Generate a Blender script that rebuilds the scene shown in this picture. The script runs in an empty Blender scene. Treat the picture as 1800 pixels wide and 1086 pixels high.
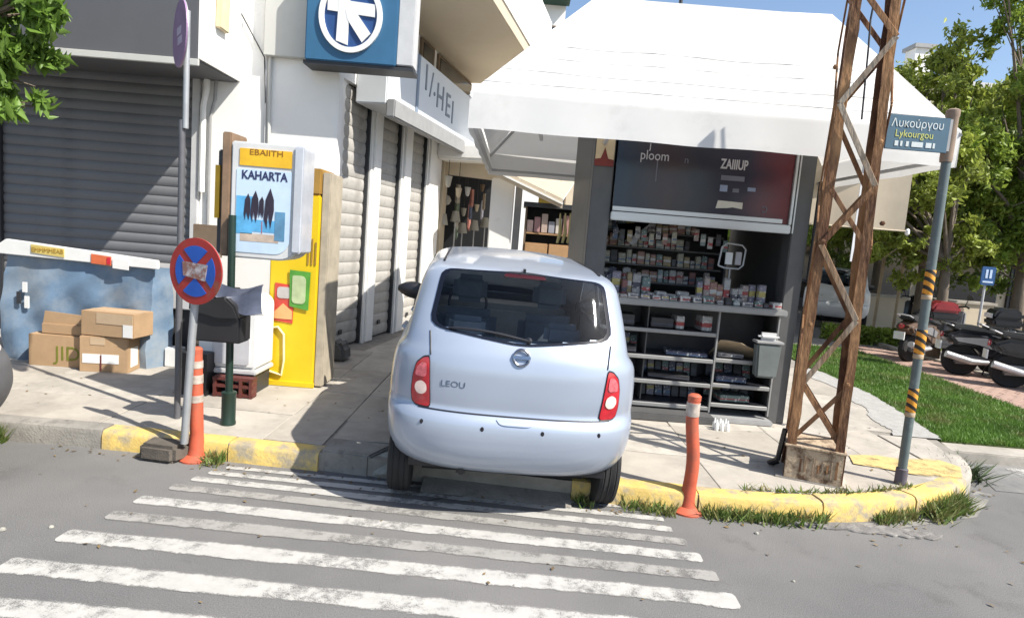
import bpy, bmesh, math, random
import numpy as np
from mathutils import Matrix, Vector
random.seed(7); rng = np.random.default_rng(11)
R = math.radians
scene = bpy.context.scene
COL = scene.collection

# ---------------------------------------------------------------- camera
cam = bpy.data.cameras.new('camera'); camo = bpy.data.objects.new('camera', cam); COL.objects.link(camo)
FPX, PITCH, ROLL, CAMH = 1100.0, R(6.4), R(4.6), 1.744
cam.sensor_fit = 'HORIZONTAL'; cam.sensor_width = 36.0; cam.lens = FPX/1800*36.0
cam.clip_start = .05; cam.clip_end = 2000
camo.matrix_world = Matrix.Translation((0, 0, CAMH)) @ Matrix.Rotation(math.pi/2-PITCH, 4, 'X') @ Matrix.Rotation(ROLL, 4, 'Z')
scene.camera = camo

# ---------------------------------------------------------------- sky and sun
SUN = Vector((.575, -.325, .75)).normalized()
world = bpy.data.worlds.new('World'); scene.world = world; world.use_nodes = True
wn = world.node_tree; wn.nodes.clear()
sky = wn.nodes.new('ShaderNodeTexSky'); sky.sky_type = 'NISHITA'; sky.sun_disc = False
sky.sun_elevation = math.asin(SUN.z); sky.sun_rotation = math.atan2(SUN.x, SUN.y)
sky.air_density = 1.0; sky.dust_density = 1.2; sky.ozone_density = 1.6
bg = wn.nodes.new('ShaderNodeBackground'); bg.inputs[1].default_value = .12
wo = wn.nodes.new('ShaderNodeOutputWorld')
wn.links.new(sky.outputs[0], bg.inputs[0]); wn.links.new(bg.outputs[0], wo.inputs[0])
sl = bpy.data.lights.new('sun', 'SUN'); sl.energy = 5.0; sl.angle = R(.5); sl.color = (1, .95, .86)
so = bpy.data.objects.new('sun', sl); COL.objects.link(so)
so.rotation_euler = SUN.to_track_quat('Z', 'Y').to_euler(); so.location = (6, -4, 12)

vs = scene.view_settings
vs.view_transform = 'Standard'; vs.look = 'None'; vs.gamma = 1; vs.exposure = .72; vs.use_curve_mapping = False
scene.render.engine = 'CYCLES'

# ---------------------------------------------------------------- helpers
def srgb(r, g, b):
    f = lambda v: (v/255/12.92) if v/255 <= .04045 else ((v/255+.055)/1.055)**2.4
    return (f(r), f(g), f(b))

MATS = {}
def mat(name, col, rough=.6, metal=0.0, var=.12, scale=6.0, bump=0.0, bscale=80.0, coat=0.0, col2=None, thr=.55, soft=.06, wscale=3.0, stretch=(1, 1, 1), spec=.5, trans=0.0):
    if name in MATS: return MATS[name]
    m = bpy.data.materials.new(name); m.use_nodes = True; nt = m.node_tree; N = nt.nodes; L = nt.links
    b = N['Principled BSDF']
    tc = N.new('ShaderNodeTexCoord'); mp = N.new('ShaderNodeMapping'); mp.inputs['Scale'].default_value = stretch
    L.new(tc.outputs['Object'], mp.inputs[0])
    nz = N.new('ShaderNodeTexNoise'); nz.inputs['Scale'].default_value = scale; nz.inputs['Detail'].default_value = 6; nz.inputs['Roughness'].default_value = .65
    L.new(mp.outputs[0], nz.inputs['Vector'])
    cr = N.new('ShaderNodeValToRGB'); e = cr.color_ramp.elements
    e[0].position = .3; e[1].position = .7
    e[0].color = (*[max(0, c*(1-var)) for c in col], 1); e[1].color = (*[min(1, c*(1+var)) for c in col], 1)
    L.new(nz.outputs['Fac'], cr.inputs[0])
    out = cr.outputs[0]
    if col2 is not None:
        n2 = N.new('ShaderNodeTexNoise'); n2.inputs['Scale'].default_value = wscale; n2.inputs['Detail'].default_value = 9; n2.inputs['Roughness'].default_value = .7
        L.new(mp.outputs[0], n2.inputs['Vector'])
        r2 = N.new('ShaderNodeValToRGB'); q = r2.color_ramp.elements
        q[0].position = thr-soft; q[1].position = thr+soft
        q[0].color = (0, 0, 0, 1); q[1].color = (1, 1, 1, 1)
        L.new(n2.outputs['Fac'], r2.inputs[0])
        mx = N.new('ShaderNodeMix'); mx.data_type = 'RGBA'
        L.new(r2.outputs[0], mx.inputs['Factor']); L.new(out, mx.inputs['A']); mx.inputs['B'].default_value = (*col2, 1)
        out = mx.outputs['Result']
    L.new(out, b.inputs['Base Color'])
    b.inputs['Roughness'].default_value = rough; b.inputs['Metallic'].default_value = metal
    b.inputs['Coat Weight'].default_value = coat; b.inputs['Coat Roughness'].default_value = .06
    b.inputs['Specular IOR Level'].default_value = spec
    if bump:
        nb = N.new('ShaderNodeTexNoise'); nb.inputs['Scale'].default_value = bscale; nb.inputs['Detail'].default_value = 5
        L.new(mp.outputs[0], nb.inputs['Vector'])
        bp = N.new('ShaderNodeBump'); bp.inputs['Strength'].default_value = bump; bp.inputs['Distance'].default_value = .01
        L.new(nb.outputs['Fac'], bp.inputs['Height']); L.new(bp.outputs[0], b.inputs['Normal'])
    if trans:
        o = N['Material Output']; tr = N.new('ShaderNodeBsdfTranslucent'); L.new(out, tr.inputs[0])
        ms = N.new('ShaderNodeMixShader'); ms.inputs[0].default_value = trans
        L.new(b.outputs[0], ms.inputs[1]); L.new(tr.outputs[0], ms.inputs[2]); L.new(ms.outputs[0], o.inputs[0])
    MATS[name] = m; return m

def glass_mat(name, tint, gl=.12):
    m = bpy.data.materials.new(name); m.use_nodes = True; nt = m.node_tree; N = nt.nodes; L = nt.links; N.clear()
    o = N.new('ShaderNodeOutputMaterial'); t = N.new('ShaderNodeBsdfTransparent'); t.inputs[0].default_value = (*tint, 1)
    g = N.new('ShaderNodeBsdfGlossy'); g.inputs['Roughness'].default_value = .02; g.inputs[0].default_value = (.9, .95, 1, 1)
    fr = N.new('ShaderNodeFresnel'); fr.inputs[0].default_value = 1.28
    ms = N.new('ShaderNodeMixShader')
    L.new(fr.outputs[0], ms.inputs[0]); L.new(t.outputs[0], ms.inputs[1]); L.new(g.outputs[0], ms.inputs[2]); L.new(ms.outputs[0], o.inputs[0])
    MATS[name] = m; return m

XF = {}
def meta(o, label=None, cat=None, group=None, kind=None):
    if label: o['label'] = label
    if cat: o['category'] = cat
    if group: o['group'] = group
    if kind: o['kind'] = kind
    return o
def thing(name, label, cat, loc=(0, 0, 0), rz=0.0, group=None):
    o = bpy.data.objects.new(name, None); COL.objects.link(o); o.empty_display_size = .2
    o.location = loc; o.rotation_euler = (0, 0, rz)
    XF[o] = Matrix.Translation(loc) @ Matrix.Rotation(rz, 4, 'Z')
    return meta(o, label, cat, group)

class MB:
    def __init__(s, T=None): s.v = []; s.f = []; s.T = T
    def _add(s, vs_, fs_, T=None):
        k = len(s.v)
        for p in vs_:
            p = Vector(p)
            if T is not None: p = T @ p
            if s.T is not None: p = s.T @ p
            s.v.append(p)
        s.f += [tuple(i+k for i in f) for f in fs_]; return s
    def box(s, x0, x1, y0, y1, z0, z1, T=None):
        v = [(x, y, z) for z in (z0, z1) for y in (y0, y1) for x in (x0, x1)]
        return s._add(v, [(0, 2, 3, 1), (4, 5, 7, 6), (0, 1, 5, 4), (2, 6, 7, 3), (0, 4, 6, 2), (1, 3, 7, 5)], T)
    def poly(s, pts, T=None):
        return s._add(pts, [tuple(range(len(pts)))], T)
    def prism(s, pts, a, b, axis='z', T=None):
        n = len(pts)
        def mk(p, h): return {'z': (p[0], p[1], h), 'y': (p[0], h, p[1]), 'x': (h, p[0], p[1])}[axis]
        v = [mk(p, a) for p in pts]+[mk(p, b) for p in pts]
        area = sum(pts[i][0]*pts[(i+1) % n][1]-pts[(i+1) % n][0]*pts[i][1] for i in range(n))
        f = [tuple(range(n))[::-1], tuple(range(n, 2*n))]+[(i, (i+1) % n, n+(i+1) % n, n+i) for i in range(n)]
        flip = (area < 0) != (axis == 'y')
        if flip: f = [q[::-1] for q in f]
        return s._add(v, f, T)
    def tube(s, pts, r, n=8, caps=True, T=None):
        pts = [Vector(p) for p in pts]; rs = r if isinstance(r, (list, tuple)) else [r]*len(pts)
        v = []; f = []; up = None
        for i, p in enumerate(pts):
            d = (pts[min(i+1, len(pts)-1)]-pts[max(i-1, 0)]).normalized()
            if up is None: up = Vector((0, 0, 1)) if abs(d.z) < .9 else Vector((1, 0, 0))
            a = d.cross(up).normalized(); b = a.cross(d).normalized(); up = b
            for k in range(n):
                t = 2*math.pi*k/n; v.append(p+(a*math.cos(t)+b*math.sin(t))*rs[i])
        for i in range(len(pts)-1):
            for k in range(n): f.append((i*n+k, i*n+(k+1) % n, (i+1)*n+(k+1) % n, (i+1)*n+k))
        if caps: f += [tuple(range(n))[::-1], tuple(range((len(pts)-1)*n, len(pts)*n))]
        return s._add(v, f, T)
    def bar(s, a, b, w, h, up=(0, 0, 1), T=None):
        a = Vector(a); b = Vector(b); d = (b-a).normalized(); u = Vector(up)
        sd = d.cross(u).normalized(); u = sd.cross(d).normalized()
        v = [p+sd*(w/2*i)+u*(h/2*j) for p in (a, b) for i, j in ((-1, -1), (1, -1), (1, 1), (-1, 1))]
        return s._add(v, [(0, 3, 2, 1), (4, 5, 6, 7), (0, 1, 5, 4), (1, 2, 6, 5), (2, 3, 7, 6), (3, 0, 4, 7)][::1], T)
    def lathe(s, prof, n=24, T=None, c=(0, 0)):
        v = []; f = []
        for r, z in prof:
            for k in range(n):
                t = 2*math.pi*k/n; v.append((c[0]+r*math.cos(t), c[1]+r*math.sin(t), z))
        for i in range(len(prof)-1):
            for k in range(n): f.append((i*n+k, i*n+(k+1) % n, (i+1)*n+(k+1) % n, (i+1)*n+k))
        f += [tuple(range(n))[::-1], tuple(range((len(prof)-1)*n, len(prof)*n))]
        return s._add(v, f, T)
    def grid(s, P, closed_u=False):
        nu = len(P); nv = len(P[0]); v = [p for row in P for p in row]; f = []
        for i in range(nu-(0 if closed_u else 1)):
            for j in range(nv-1):
                a = i*nv+j; b = ((i+1) % nu)*nv+j
                f.append((a, b, b+1, a+1))
        return s._add(v, f)
    def mesh(s, name, material=None, parent=None, smooth=False, bevel=0, seg=2, fix=False, solid=0):
        inv = XF[parent].inverted() if parent is not None and parent in XF else None
        me = bpy.data.meshes.new(name)
        me.from_pydata([tuple(inv @ p) if inv is not None else tuple(p) for p in s.v], [], s.f)
        if bevel or fix or solid:
            bm = bmesh.new(); bm.from_mesh(me)
            if solid: bmesh.ops.solidify(bm, geom=bm.faces[:], thickness=solid)
            if fix: bmesh.ops.recalc_face_normals(bm, faces=bm.faces)
            if bevel:
                ed = [e for e in bm.edges if len(e.link_faces) == 2 and e.calc_face_angle(0) > R(35)]
                bmesh.ops.bevel(bm, geom=ed, offset=bevel, segments=seg, affect='EDGES', clamp_overlap=True)
            bm.to_mesh(me); bm.free()
        if smooth:
            me.polygons.foreach_set('use_smooth', [True]*len(me.polygons))
            try: me.set_sharp_from_angle(angle=R(38))
            except Exception: pass
        if material: me.materials.append(material)
        return me
    def obj(s, name, material, parent=None, **k):
        me = s.mesh(name, material, parent, **k)
        o = bpy.data.objects.new(name, me); COL.objects.link(o)
        if parent is not None:
            o.parent = parent; XF[o] = XF[parent]
        else: XF[o] = Matrix.Identity(4)
        return o

def inst(name, me, M, parent=None):
    o = bpy.data.objects.new(name, me); COL.objects.link(o)
    if parent is not None:
        o.parent = parent; o.matrix_basis = XF[parent].inverted() @ M
    else: o.matrix_basis = M
    XF[o] = M
    return o
def copy_tree(o, parent=None):
    c = o.copy(); COL.objects.link(c); c.parent = parent
    for ch in o.children: copy_tree(ch, c)
    return c
def text(name, s, size, M, material, parent=None, extrude=.002, sx=1.0, align='CENTER', bold=0.0):
    cu = bpy.data.curves.new(name, 'FONT'); cu.body = s; cu.size = size; cu.extrude = extrude; cu.align_x = align; cu.align_y = 'CENTER'; cu.offset = bold; cu.resolution_u = 3
    to = bpy.data.objects.new(name, cu); COL.objects.link(to)
    bpy.context.view_layer.update()
    me = bpy.data.meshes.new_from_object(to.evaluated_get(bpy.context.evaluated_depsgraph_get()))
    bpy.data.objects.remove(to); bpy.data.curves.remove(cu)
    me.name = name; me.materials.clear(); me.materials.append(material)
    me.transform(Matrix.Scale(sx, 4, (1, 0, 0)))
    return inst(name, me, M, parent)
def face(loc, rz=0.0, tilt=0.0):        # a plate lying in local XY that stands up and faces -Y
    return Matrix.Translation(loc) @ Matrix.Rotation(rz, 4, 'Z') @ Matrix.Rotation(math.pi/2+tilt, 4, 'X')

# the viewing ray of a photograph pixel meets a plane of known distance or height: gives places in metres
_cp, _sp, _c, _s = math.cos(PITCH), math.sin(PITCH), math.cos(ROLL), math.sin(ROLL)
_F = Vector((0, _cp, -_sp)); _U0 = Vector((0, _sp, _cp)); _Rr = Vector((_c, 0, 0))+_U0*_s; _U = Vector((-_s, 0, 0))+_U0*_c
def ray(px, py): return _F+_Rr*((px-900)/FPX)+_U*((543-py)/FPX)
def at(px, py, Y):
    d = ray(px, py); return Vector((0, 0, CAMH))+d*(Y/d.y)
def gd(px, py, z=0.0):
    d = ray(px, py); return Vector((0, 0, CAMH))+d*((z-CAMH)/d.z)

def leaf_mesh(name, pts, size, material, aspect=.45, droop=.6, jit=.35, fold=.15):
    # many small bent leaves, one at each point
    n = len(pts); P = np.asarray(pts, float)
    d = rng.normal(size=(n, 3)); d[:, 2] -= droop; d /= np.linalg.norm(d, axis=1)[:, None]
    u = rng.normal(size=(n, 3)); w = np.cross(d, u); w /= np.linalg.norm(w, axis=1)[:, None]; nn = np.cross(d, w)
    s = size*(1+jit*rng.uniform(-1, 1, n))[:, None]
    a = P-d*s*.5; b = P+w*s*aspect*.5+nn*s*fold; c = P+d*s*.5; e = P-w*s*aspect*.5+nn*s*fold
    V = np.stack([a, b, c, e], 1).reshape(-1, 3)
    F = np.arange(n*4).reshape(n, 4)
    T = np.concatenate([F[:, [0, 1, 2]], F[:, [0, 2, 3]]], 0)
    return np_mesh(name, V, T, material)
def np_mesh(name, V, T, material):
    me = bpy.data.meshes.new(name)
    me.vertices.add(len(V)); me.vertices.foreach_set('co', np.asarray(V, np.float32).ravel())
    me.loops.add(T.size); me.loops.foreach_set('vertex_index', np.asarray(T, np.int32).ravel())
    me.polygons.add(len(T)); me.polygons.foreach_set('loop_start', np.arange(0, T.size, T.shape[1], dtype=np.int32))
    try: me.polygons.foreach_set('loop_total', np.full(len(T), T.shape[1], np.int32))
    except Exception: pass
    me.update(calc_edges=True); me.validate()
    me.materials.append(material)
    return me
# ---------------------------------------------------------------- materials
def asphalt_mat():
    m = bpy.data.materials.new('asphalt'); m.use_nodes = True; nt = m.node_tree; N = nt.nodes; L = nt.links; b = N['Principled BSDF']
    tc = N.new('ShaderNodeTexCoord')
    def noise(sc, det=6, ro=.6):
        n = N.new('ShaderNodeTexNoise'); n.inputs['Scale'].default_value = sc; n.inputs['Detail'].default_value = det; n.inputs['Roughness'].default_value = ro; L.new(tc.outputs['Object'], n.inputs['Vector']); return n
    def ramp(src, p0, c0, p1, c1):
        r = N.new('ShaderNodeValToRGB'); e = r.color_ramp.elements; e[0].position = p0; e[1].position = p1; e[0].color = (*c0, 1); e[1].color = (*c1, 1); L.new(src, r.inputs[0]); return r.outputs[0]
    def mix(f, A, B, mode='MIX'):
        x = N.new('ShaderNodeMix'); x.data_type = 'RGBA'; x.blend_type = mode
        if isinstance(f, float): x.inputs['Factor'].default_value = f
        else: L.new(f, x.inputs['Factor'])
        L.new(A, x.inputs['A']); L.new(B, x.inputs['B']); return x.outputs['Result']
    base = ramp(noise(.55, 4).outputs['Fac'], .35, (.135, .133, .131), .68, (.20, .193, .185))
    grit = ramp(noise(170, 3, .7).outputs['Fac'], .36, (.66, .66, .66), .66, (1.32, 1.32, 1.32))
    c = mix(1.0, base, grit, 'MULTIPLY')
    st = ramp(noise(1.7, 8, .7).outputs['Fac'], .57, (1, 1, 1), .70, (.74, .73, .72)); c = mix(1.0, c, st, 'MULTIPLY')
    wp = N.new('ShaderNodeMix'); wp.data_type = 'VECTOR'; wp.inputs['Factor'].default_value = .25; L.new(tc.outputs['Object'], wp.inputs['A']); L.new(noise(1.2, 5).outputs['Color'], wp.inputs['B'])
    vo = N.new('ShaderNodeTexVoronoi'); vo.feature = 'DISTANCE_TO_EDGE'; vo.inputs['Scale'].default_value = .55; L.new(wp.outputs['Result'], vo.inputs['Vector'])
    ck = ramp(vo.outputs['Distance'], .0, (.35, .35, .35), .010, (1, 1, 1))
    gate = ramp(noise(.45, 2).outputs['Fac'], .50, (0, 0, 0), .56, (1, 1, 1))
    one = N.new('ShaderNodeRGB'); one.outputs[0].default_value = (1, 1, 1, 1)
    c = mix(1.0, c, mix(gate, one.outputs[0], ck), 'MULTIPLY')
    L.new(c, b.inputs['Base Color']); b.inputs['Roughness'].default_value = .9; b.inputs['Specular IOR Level'].default_value = .3
    bp = N.new('ShaderNodeBump'); bp.inputs['Strength'].default_value = .6; bp.inputs['Distance'].default_value = .006; L.new(noise(190, 3).outputs['Fac'], bp.inputs['Height']); L.new(bp.outputs[0], b.inputs['Normal'])
    MATS['asphalt'] = m; return m
m_asph = asphalt_mat()
def paint_mat(name, col, keep, speck):
    # road paint worn through to the asphalt: mostly along its edges and in specks
    m = bpy.data.materials.new(name); m.use_nodes = True; nt = m.node_tree; N = nt.nodes; L = nt.links; b = N['Principled BSDF']; o = N['Material Output']
    tc = N.new('ShaderNodeTexCoord'); sp = N.new('ShaderNodeSeparateXYZ'); L.new(tc.outputs['Generated'], sp.inputs[0])
    def mth(op, a, c):
        q = N.new('ShaderNodeMath'); q.operation = op
        for i, v in enumerate((a, c)):
            if isinstance(v, (int, float)): q.inputs[i].default_value = v
            else: L.new(v, q.inputs[i])
        return q.outputs[0]
    e = mth('SUBTRACT', 1.0, mth('ABSOLUTE', mth('MULTIPLY_ADD', sp.outputs[1], 2.0), 0)) if False else None
    y2 = mth('SUBTRACT', mth('MULTIPLY', sp.outputs[1], 2.0), 1.0); ed = mth('SUBTRACT', 1.0, mth('ABSOLUTE', y2, 0))
    n1 = N.new('ShaderNodeTexNoise'); n1.inputs['Scale'].default_value = 9; n1.inputs['Detail'].default_value = 10; n1.inputs['Roughness'].default_value = .75; L.new(tc.outputs['Object'], n1.inputs['Vector'])
    n2 = N.new('ShaderNodeTexNoise'); n2.inputs['Scale'].default_value = 1.6; n2.inputs['Detail'].default_value = 4; L.new(tc.outputs['Object'], n2.inputs['Vector'])
    n3 = N.new('ShaderNodeTexNoise'); n3.inputs['Scale'].default_value = 170; n3.inputs['Detail'].default_value = 2; L.new(tc.outputs['Object'], n3.inputs['Vector'])
    v = mth('ADD', mth('MULTIPLY', mth('MINIMUM', ed, .35), 1.1), mth('ADD', mth('MULTIPLY', n1.outputs['Fac'], 1.0), mth('ADD', mth('MULTIPLY', n2.outputs['Fac'], .9), mth('MULTIPLY', n3.outputs['Fac'], speck))))
    r = N.new('ShaderNodeMapRange'); r.inputs['From Min'].default_value = keep; r.inputs['From Max'].default_value = keep+.22; L.new(v, r.inputs['Value'])
    cr = N.new('ShaderNodeValToRGB'); q = cr.color_ramp.elements; q[0].position = .3; q[1].position = .7; q[0].color = (*[x*.80 for x in col], 1); q[1].color = (*[x*1.06 for x in col], 1); L.new(n1.outputs['Fac'], cr.inputs[0])
    L.new(cr.outputs[0], b.inputs['Base Color']); b.inputs['Roughness'].default_value = .75
    t = N.new('ShaderNodeBsdfTransparent'); ms = N.new('ShaderNodeMixShader'); L.new(r.outputs[0], ms.inputs[0]); L.new(t.outputs[0], ms.inputs[1]); L.new(b.outputs[0], ms.inputs[2]); L.new(ms.outputs[0], o.inputs[0])
    MATS[name] = m; return m
m_ground = mat('dusty_ground', (.20, .19, .17), .95, var=.2, scale=.5)
m_conc = mat('paving_concrete', (.38, .345, .297), .9, var=.16, scale=2.2, bump=.35, bscale=150, col2=(.26, .238, .205), thr=.56, soft=.10, wscale=1.7)
m_conc2 = mat('paving_concrete_pale', (.40, .367, .32), .9, var=.16, scale=2.7, bump=.35, bscale=150, col2=(.27, .25, .215), thr=.56, soft=.10, wscale=2.0)
m_base = mat('mortar', (.24, .22, .19), .95, var=.2, scale=9)
m_kgrey = mat('kerb_grey', (.24, .225, .20), .92, var=.25, scale=5, bump=.5, bscale=60, col2=(.12, .11, .10), thr=.6, wscale=4)
m_kyel = mat('kerb_yellow', (.58, .415, .125), .75, var=.2, scale=4, bump=.4, bscale=50, col2=(.30, .26, .19), thr=.53, soft=.07, wscale=5.5)
m_strong = paint_mat('crossing_paint', (.43, .418, .392), 1.30, .40)
m_yelp = paint_mat('painted_yellow', (.56, .42, .17), 1.28, .35)
m_faint = paint_mat('crossing_paint_worn', (.30, .288, .268), 1.36, .5)
m_patch = mat('patched_concrete', (.17, .16, .15), .95, var=.3, scale=14, bump=.9, bscale=30, col2=(.30, .285, .26), thr=.6, wscale=9)
m_rock = mat('rubble_rock', (.30, .29, .25), .95, var=.3, scale=9, bump=.8, bscale=25)
m_brick = mat('path_brick', (.34, .23, .185), .9, var=.2, scale=7, bump=.3)
m_soil = mat('lawn_soil', (.055, .075, .02), .98, var=.3, scale=5)
m_grass = mat('grass_blade', (.105, .205, .03), .6, var=.4, scale=1.6, trans=.3, col2=(.20, .21, .07), thr=.58, soft=.08, wscale=2.4)
m_weed = mat('weed_blade', (.11, .175, .035), .65, var=.45, scale=9, trans=.25, col2=(.26, .22, .09), thr=.55, soft=.08, wscale=11)
m_gravel = mat('grey_gravel_path', (.33, .322, .305), .95, var=.15, scale=12, bump=.6, bscale=120)

# ---------------------------------------------------------------- ground, road, crossing
def sheet(name, pts, z, material, parent=None, kind='structure'):
    o = MB().poly([(x, y, z) for x, y in pts]).obj(name, material, parent)
    if parent is None: o['kind'] = kind
    return o
sheet('ground', [(-400, -400), (400, -400), (400, 400), (-400, 400)], -.012, m_ground)
road = sheet('road', [(-60, -40), (60, -40), (60, 6.0), (-60, 6.0)], 0.0, m_asph)
STR = [(-1.90, 4.21, 1.08, 4.07, .055, 1), (-1.97, 4.10, 1.10, 3.93, .07, 1), (-2.02, 3.98, 1.12, 3.79, .085, 1), (-2.08, 3.83, 1.17, 3.63, .10, 0), (-2.17, 3.62, 1.21, 3.45, .12, 1), (-2.20, 3.40, 1.24, 3.255, .12, 0),
       (-2.28, 3.14, 1.27, 3.02, .145, 1), (-2.34, 2.83, 1.31, 2.72, .15, 1), (-2.38, 2.52, 1.34, 2.42, .15, 1), (-2.4, 2.2, 1.36, 2.1, .15, 0), (-2.4, 1.88, 1.38, 1.78, .15, 1)]
for (xa, ya, xb, yb, t, k) in STR:
    n = 40; Ls = math.hypot(xb-xa, yb-ya); b = MB(); up = []; lo = []
    xs_ = [0, .012, .03, .05, .07]+[.07+(Ls-.14)*i/36 for i in range(1, 36)]+[Ls-.07, Ls-.05, Ls-.03, Ls-.012, Ls]; n = len(xs_)-1
    for x in xs_:
        d_ = min(x, Ls-x); e = t/2*(1.08 if d_ > .07 else .62+.46*math.sqrt(max(0, 1-(1-d_/.07)**2)))
        up.append((x, e+random.uniform(-.004, .004))); lo.append((x, -e+random.uniform(-.004, .004)))
    for i in range(n): b.poly([(*lo[i], 0), (*lo[i+1], 0), (*up[i+1], 0), (*up[i], 0)])
    inst('crossing_stripe', b.mesh('crossing_stripe', m_strong if k else m_faint), Matrix.Translation((xa, ya, .004)) @ Matrix.Rotation(math.atan2(yb-ya, xb-xa), 4, 'Z'), road)
# broken concrete patch along the gutter, at the right
q_ = random.Random(5)
for k in range(11):
    u = k/10.; px = 1400+230*u; py = 919+24*u; p = gd(px, py); r0 = .085+.03*q_.random()
    pts = [(p.x+r0*(1.0+.35*q_.uniform(-1, 1))*math.cos(t), p.y+.055*(1+.4*q_.uniform(-1, 1))*math.sin(t)) for t in [2*math.pi*j/8 for j in range(8)]]
    T = Matrix.Translation((p.x, p.y, 0)) @ Matrix.Rotation(q_.uniform(-.10, .10), 4, 'X') @ Matrix.Rotation(q_.uniform(-.08, .08), 4, 'Y') @ Matrix.Translation((-p.x, -p.y, 0))
    MB().prism(pts, -.03, .012+.014*q_.random(), 'z', T).obj('broken_concrete', m_patch, road, bevel=.006, seg=1, fix=True)
gut = [(1.35, 4.05), (2.0, 4.04), (2.6, 4.14), (3.3, 4.40), (3.9, 4.95), (4.0, 4.9), (3.5, 4.4), (2.75, 4.09), (2.0, 3.985), (1.35, 4.0)]
_unused = [(1.35, 4.03), (2.0, 3.99), (2.6, 4.08), (3.3, 4.33), (3.9, 4.95), (4.15, 5.0), (3.7, 4.35), (2.8, 4.0), (2.0, 3.93), (1.35, 3.97)]
sheet('gutter_dirt', gut, .003, mat('gutter_dust', (.23, .22, .20), .95, var=.25, scale=6, col2=(.12, .12, .12), thr=.55, wscale=5), road)
# side street surface in front of the lawn, with its white line
sheet('side_street_patch', [(4.1, 5.0), (12, 4.6), (12, 5.72), (4.35, 5.72)], .004, mat('side_asphalt', (.20, .195, .185), .92, var=.2, scale=2, bump=.4, bscale=200, col2=(.125, .125, .125), thr=.53, wscale=.9), road)
sheet('white_line', [tuple(gd(*p)[:2]) for p in ((1766, 824), (1800, 824), (1860, 838), (1860, 856), (1800, 843))], .009, m_strong, road)
for px, py, r in ((1330, 938, .015), (1395, 1022, .010), (90, 927, .014), (4, 932, .018)):
    p = gd(px, py); k = MB().lathe([(.3*r, 0), (r, .2*r), (.8*r, .7*r), (.3*r, r)], 7, Matrix.Translation((p.x, p.y, 0)))
    meta(k.obj('stone_chip', m_rock), {1330: 'dark stone chip lying on the asphalt right of the orange bollard', 1395: 'tiny pale stone chip on open asphalt at lower right', 90: 'pale scrap of litter beside the left end of the crossing', 4: 'white scrap at the left edge of the road'}[px], 'stone chip')

# ---------------------------------------------------------------- pavement
KX = [-14, -3.6, -2.79, -1.4, .55, 1.36, 2.0, 2.47, 2.96, 3.42, 3.75, 4.0, 4.15, 4.2]
KY = [4.42, 4.37, 4.36, 4.28, 4.12, 4.06, 4.06, 4.13, 4.30, 4.56, 4.84, 5.14, 5.5, 5.8]
def kerb_line(n=400):
    t = np.linspace(0, 1, n); d = np.r_[0, np.cumsum(np.hypot(np.diff(KX), np.diff(KY)))]
    s = np.linspace(0, d[-1], n); return np.interp(s, d, KX), np.interp(s, d, KY), s
kxs, kys, kss = kerb_line(900)
for _ in range(30):
    kxs[1:-1] = (kxs[:-2]+2*kxs[1:-1]+kxs[2:])/4; kys[1:-1] = (kys[:-2]+2*kys[1:-1]+kys[2:])/4
def kpt(s):
    return float(np.interp(s, kss, kxs)), float(np.interp(s, kss, kys))
def ks_at_x(x): return float(np.interp(x, kxs, kss))
ZS = .14
def ky(x): return float(np.interp(x, kxs, kys))
outl = [(x, y+.02) for x, y in zip(kxs[::15], kys[::15])]+[(4.24, 6.0), (4.45, 7.0), (4.62, 8.0), (4.62, 9.2), (4.8, 12), (5.2, 30), (-14, 30)]
side = MB().prism(outl, -.05, ZS-.012).obj('pavement', m_base); side['kind'] = 'structure'
# slabs in courses that follow the kerb
xs = [-8.2, -6.8, -5.5, -4.2, -3.0, -1.75, -1.3, .5, 1.55, 2.45, 3.1, 3.62]
def slab(pts, material, dz=0.0):
    b = MB(); z1 = ZS+dz
    cx = sum(p[0] for p in pts)/len(pts); cy = sum(p[1] for p in pts)/len(pts)
    q = [(cx+(p[0]-cx)*(1-.002/max(.2, abs(p[0]-cx))), cy+(p[1]-cy)*(1-.002/max(.2, abs(p[1]-cy)))) for p in pts]
    b.prism(q, ZS-.03, z1); return b.obj('paving_slab', material, side, bevel=.004, seg=1)
def rowy(x, k): return ky(x)+.155+[0, .62, 1.45, 2.45, 3.55][k]
for i in range(len(xs)-1):
    for k in range(4):
        a, b_ = xs[i], xs[i+1]
        if k == 0 and abs(a+1.3) < .01: continue
        if a > 3.0 and k >= 2: continue
        off = (.35 if k % 2 else 0) if -4 < a < 2 else 0
        n = 4; xsn = [a+(b_-a)*j/n for j in range(n+1)]
        top = 4 if False else k+1
        pts = [(x, rowy(x, k)) for x in xsn]+[(x, min(rowy(x, k+1), 9)) for x in xsn[::-1]]
        slab(pts, m_conc if (i+k) % 2 else m_conc2, random.uniform(-.003, .004))
slab([(3.64, rowy(3.62, 0)+.02), (3.9, 5.25), (4.05, 5.62), (4.12, 5.95), (3.64, 5.95)], m_conc2)
slab([(2.47, 5.53), (3.62, 6.1), (4.2, 6.0), (4.2, 7.6), (2.47, 7.6)], m_conc2)
slab([(2.8, 7.62), (4.5, 7.62), (4.55, 9.4), (2.8, 9.4)], m_conc)
for j in range(6):
    slab([(-1.9+j*.1, 7.9+j*2), (.6 if j < 1 else 4.5, 7.9+j*2), (.6 if j < 1 else 4.5, 9.86+j*2), (-1.6+j*.3, 9.86+j*2)], m_conc if j % 2 else m_conc2)
q_ = random.Random(8); ge = [(4.28, 5.95), (4.36, 6.3), (4.48, 6.9), (4.58, 7.4), (4.66, 7.9), (4.67, 8.6), (4.66, 9.4)]; gw = [.50, .46, .42, .44, .40, .36, .34]
gl = []; gr_ = []
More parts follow.
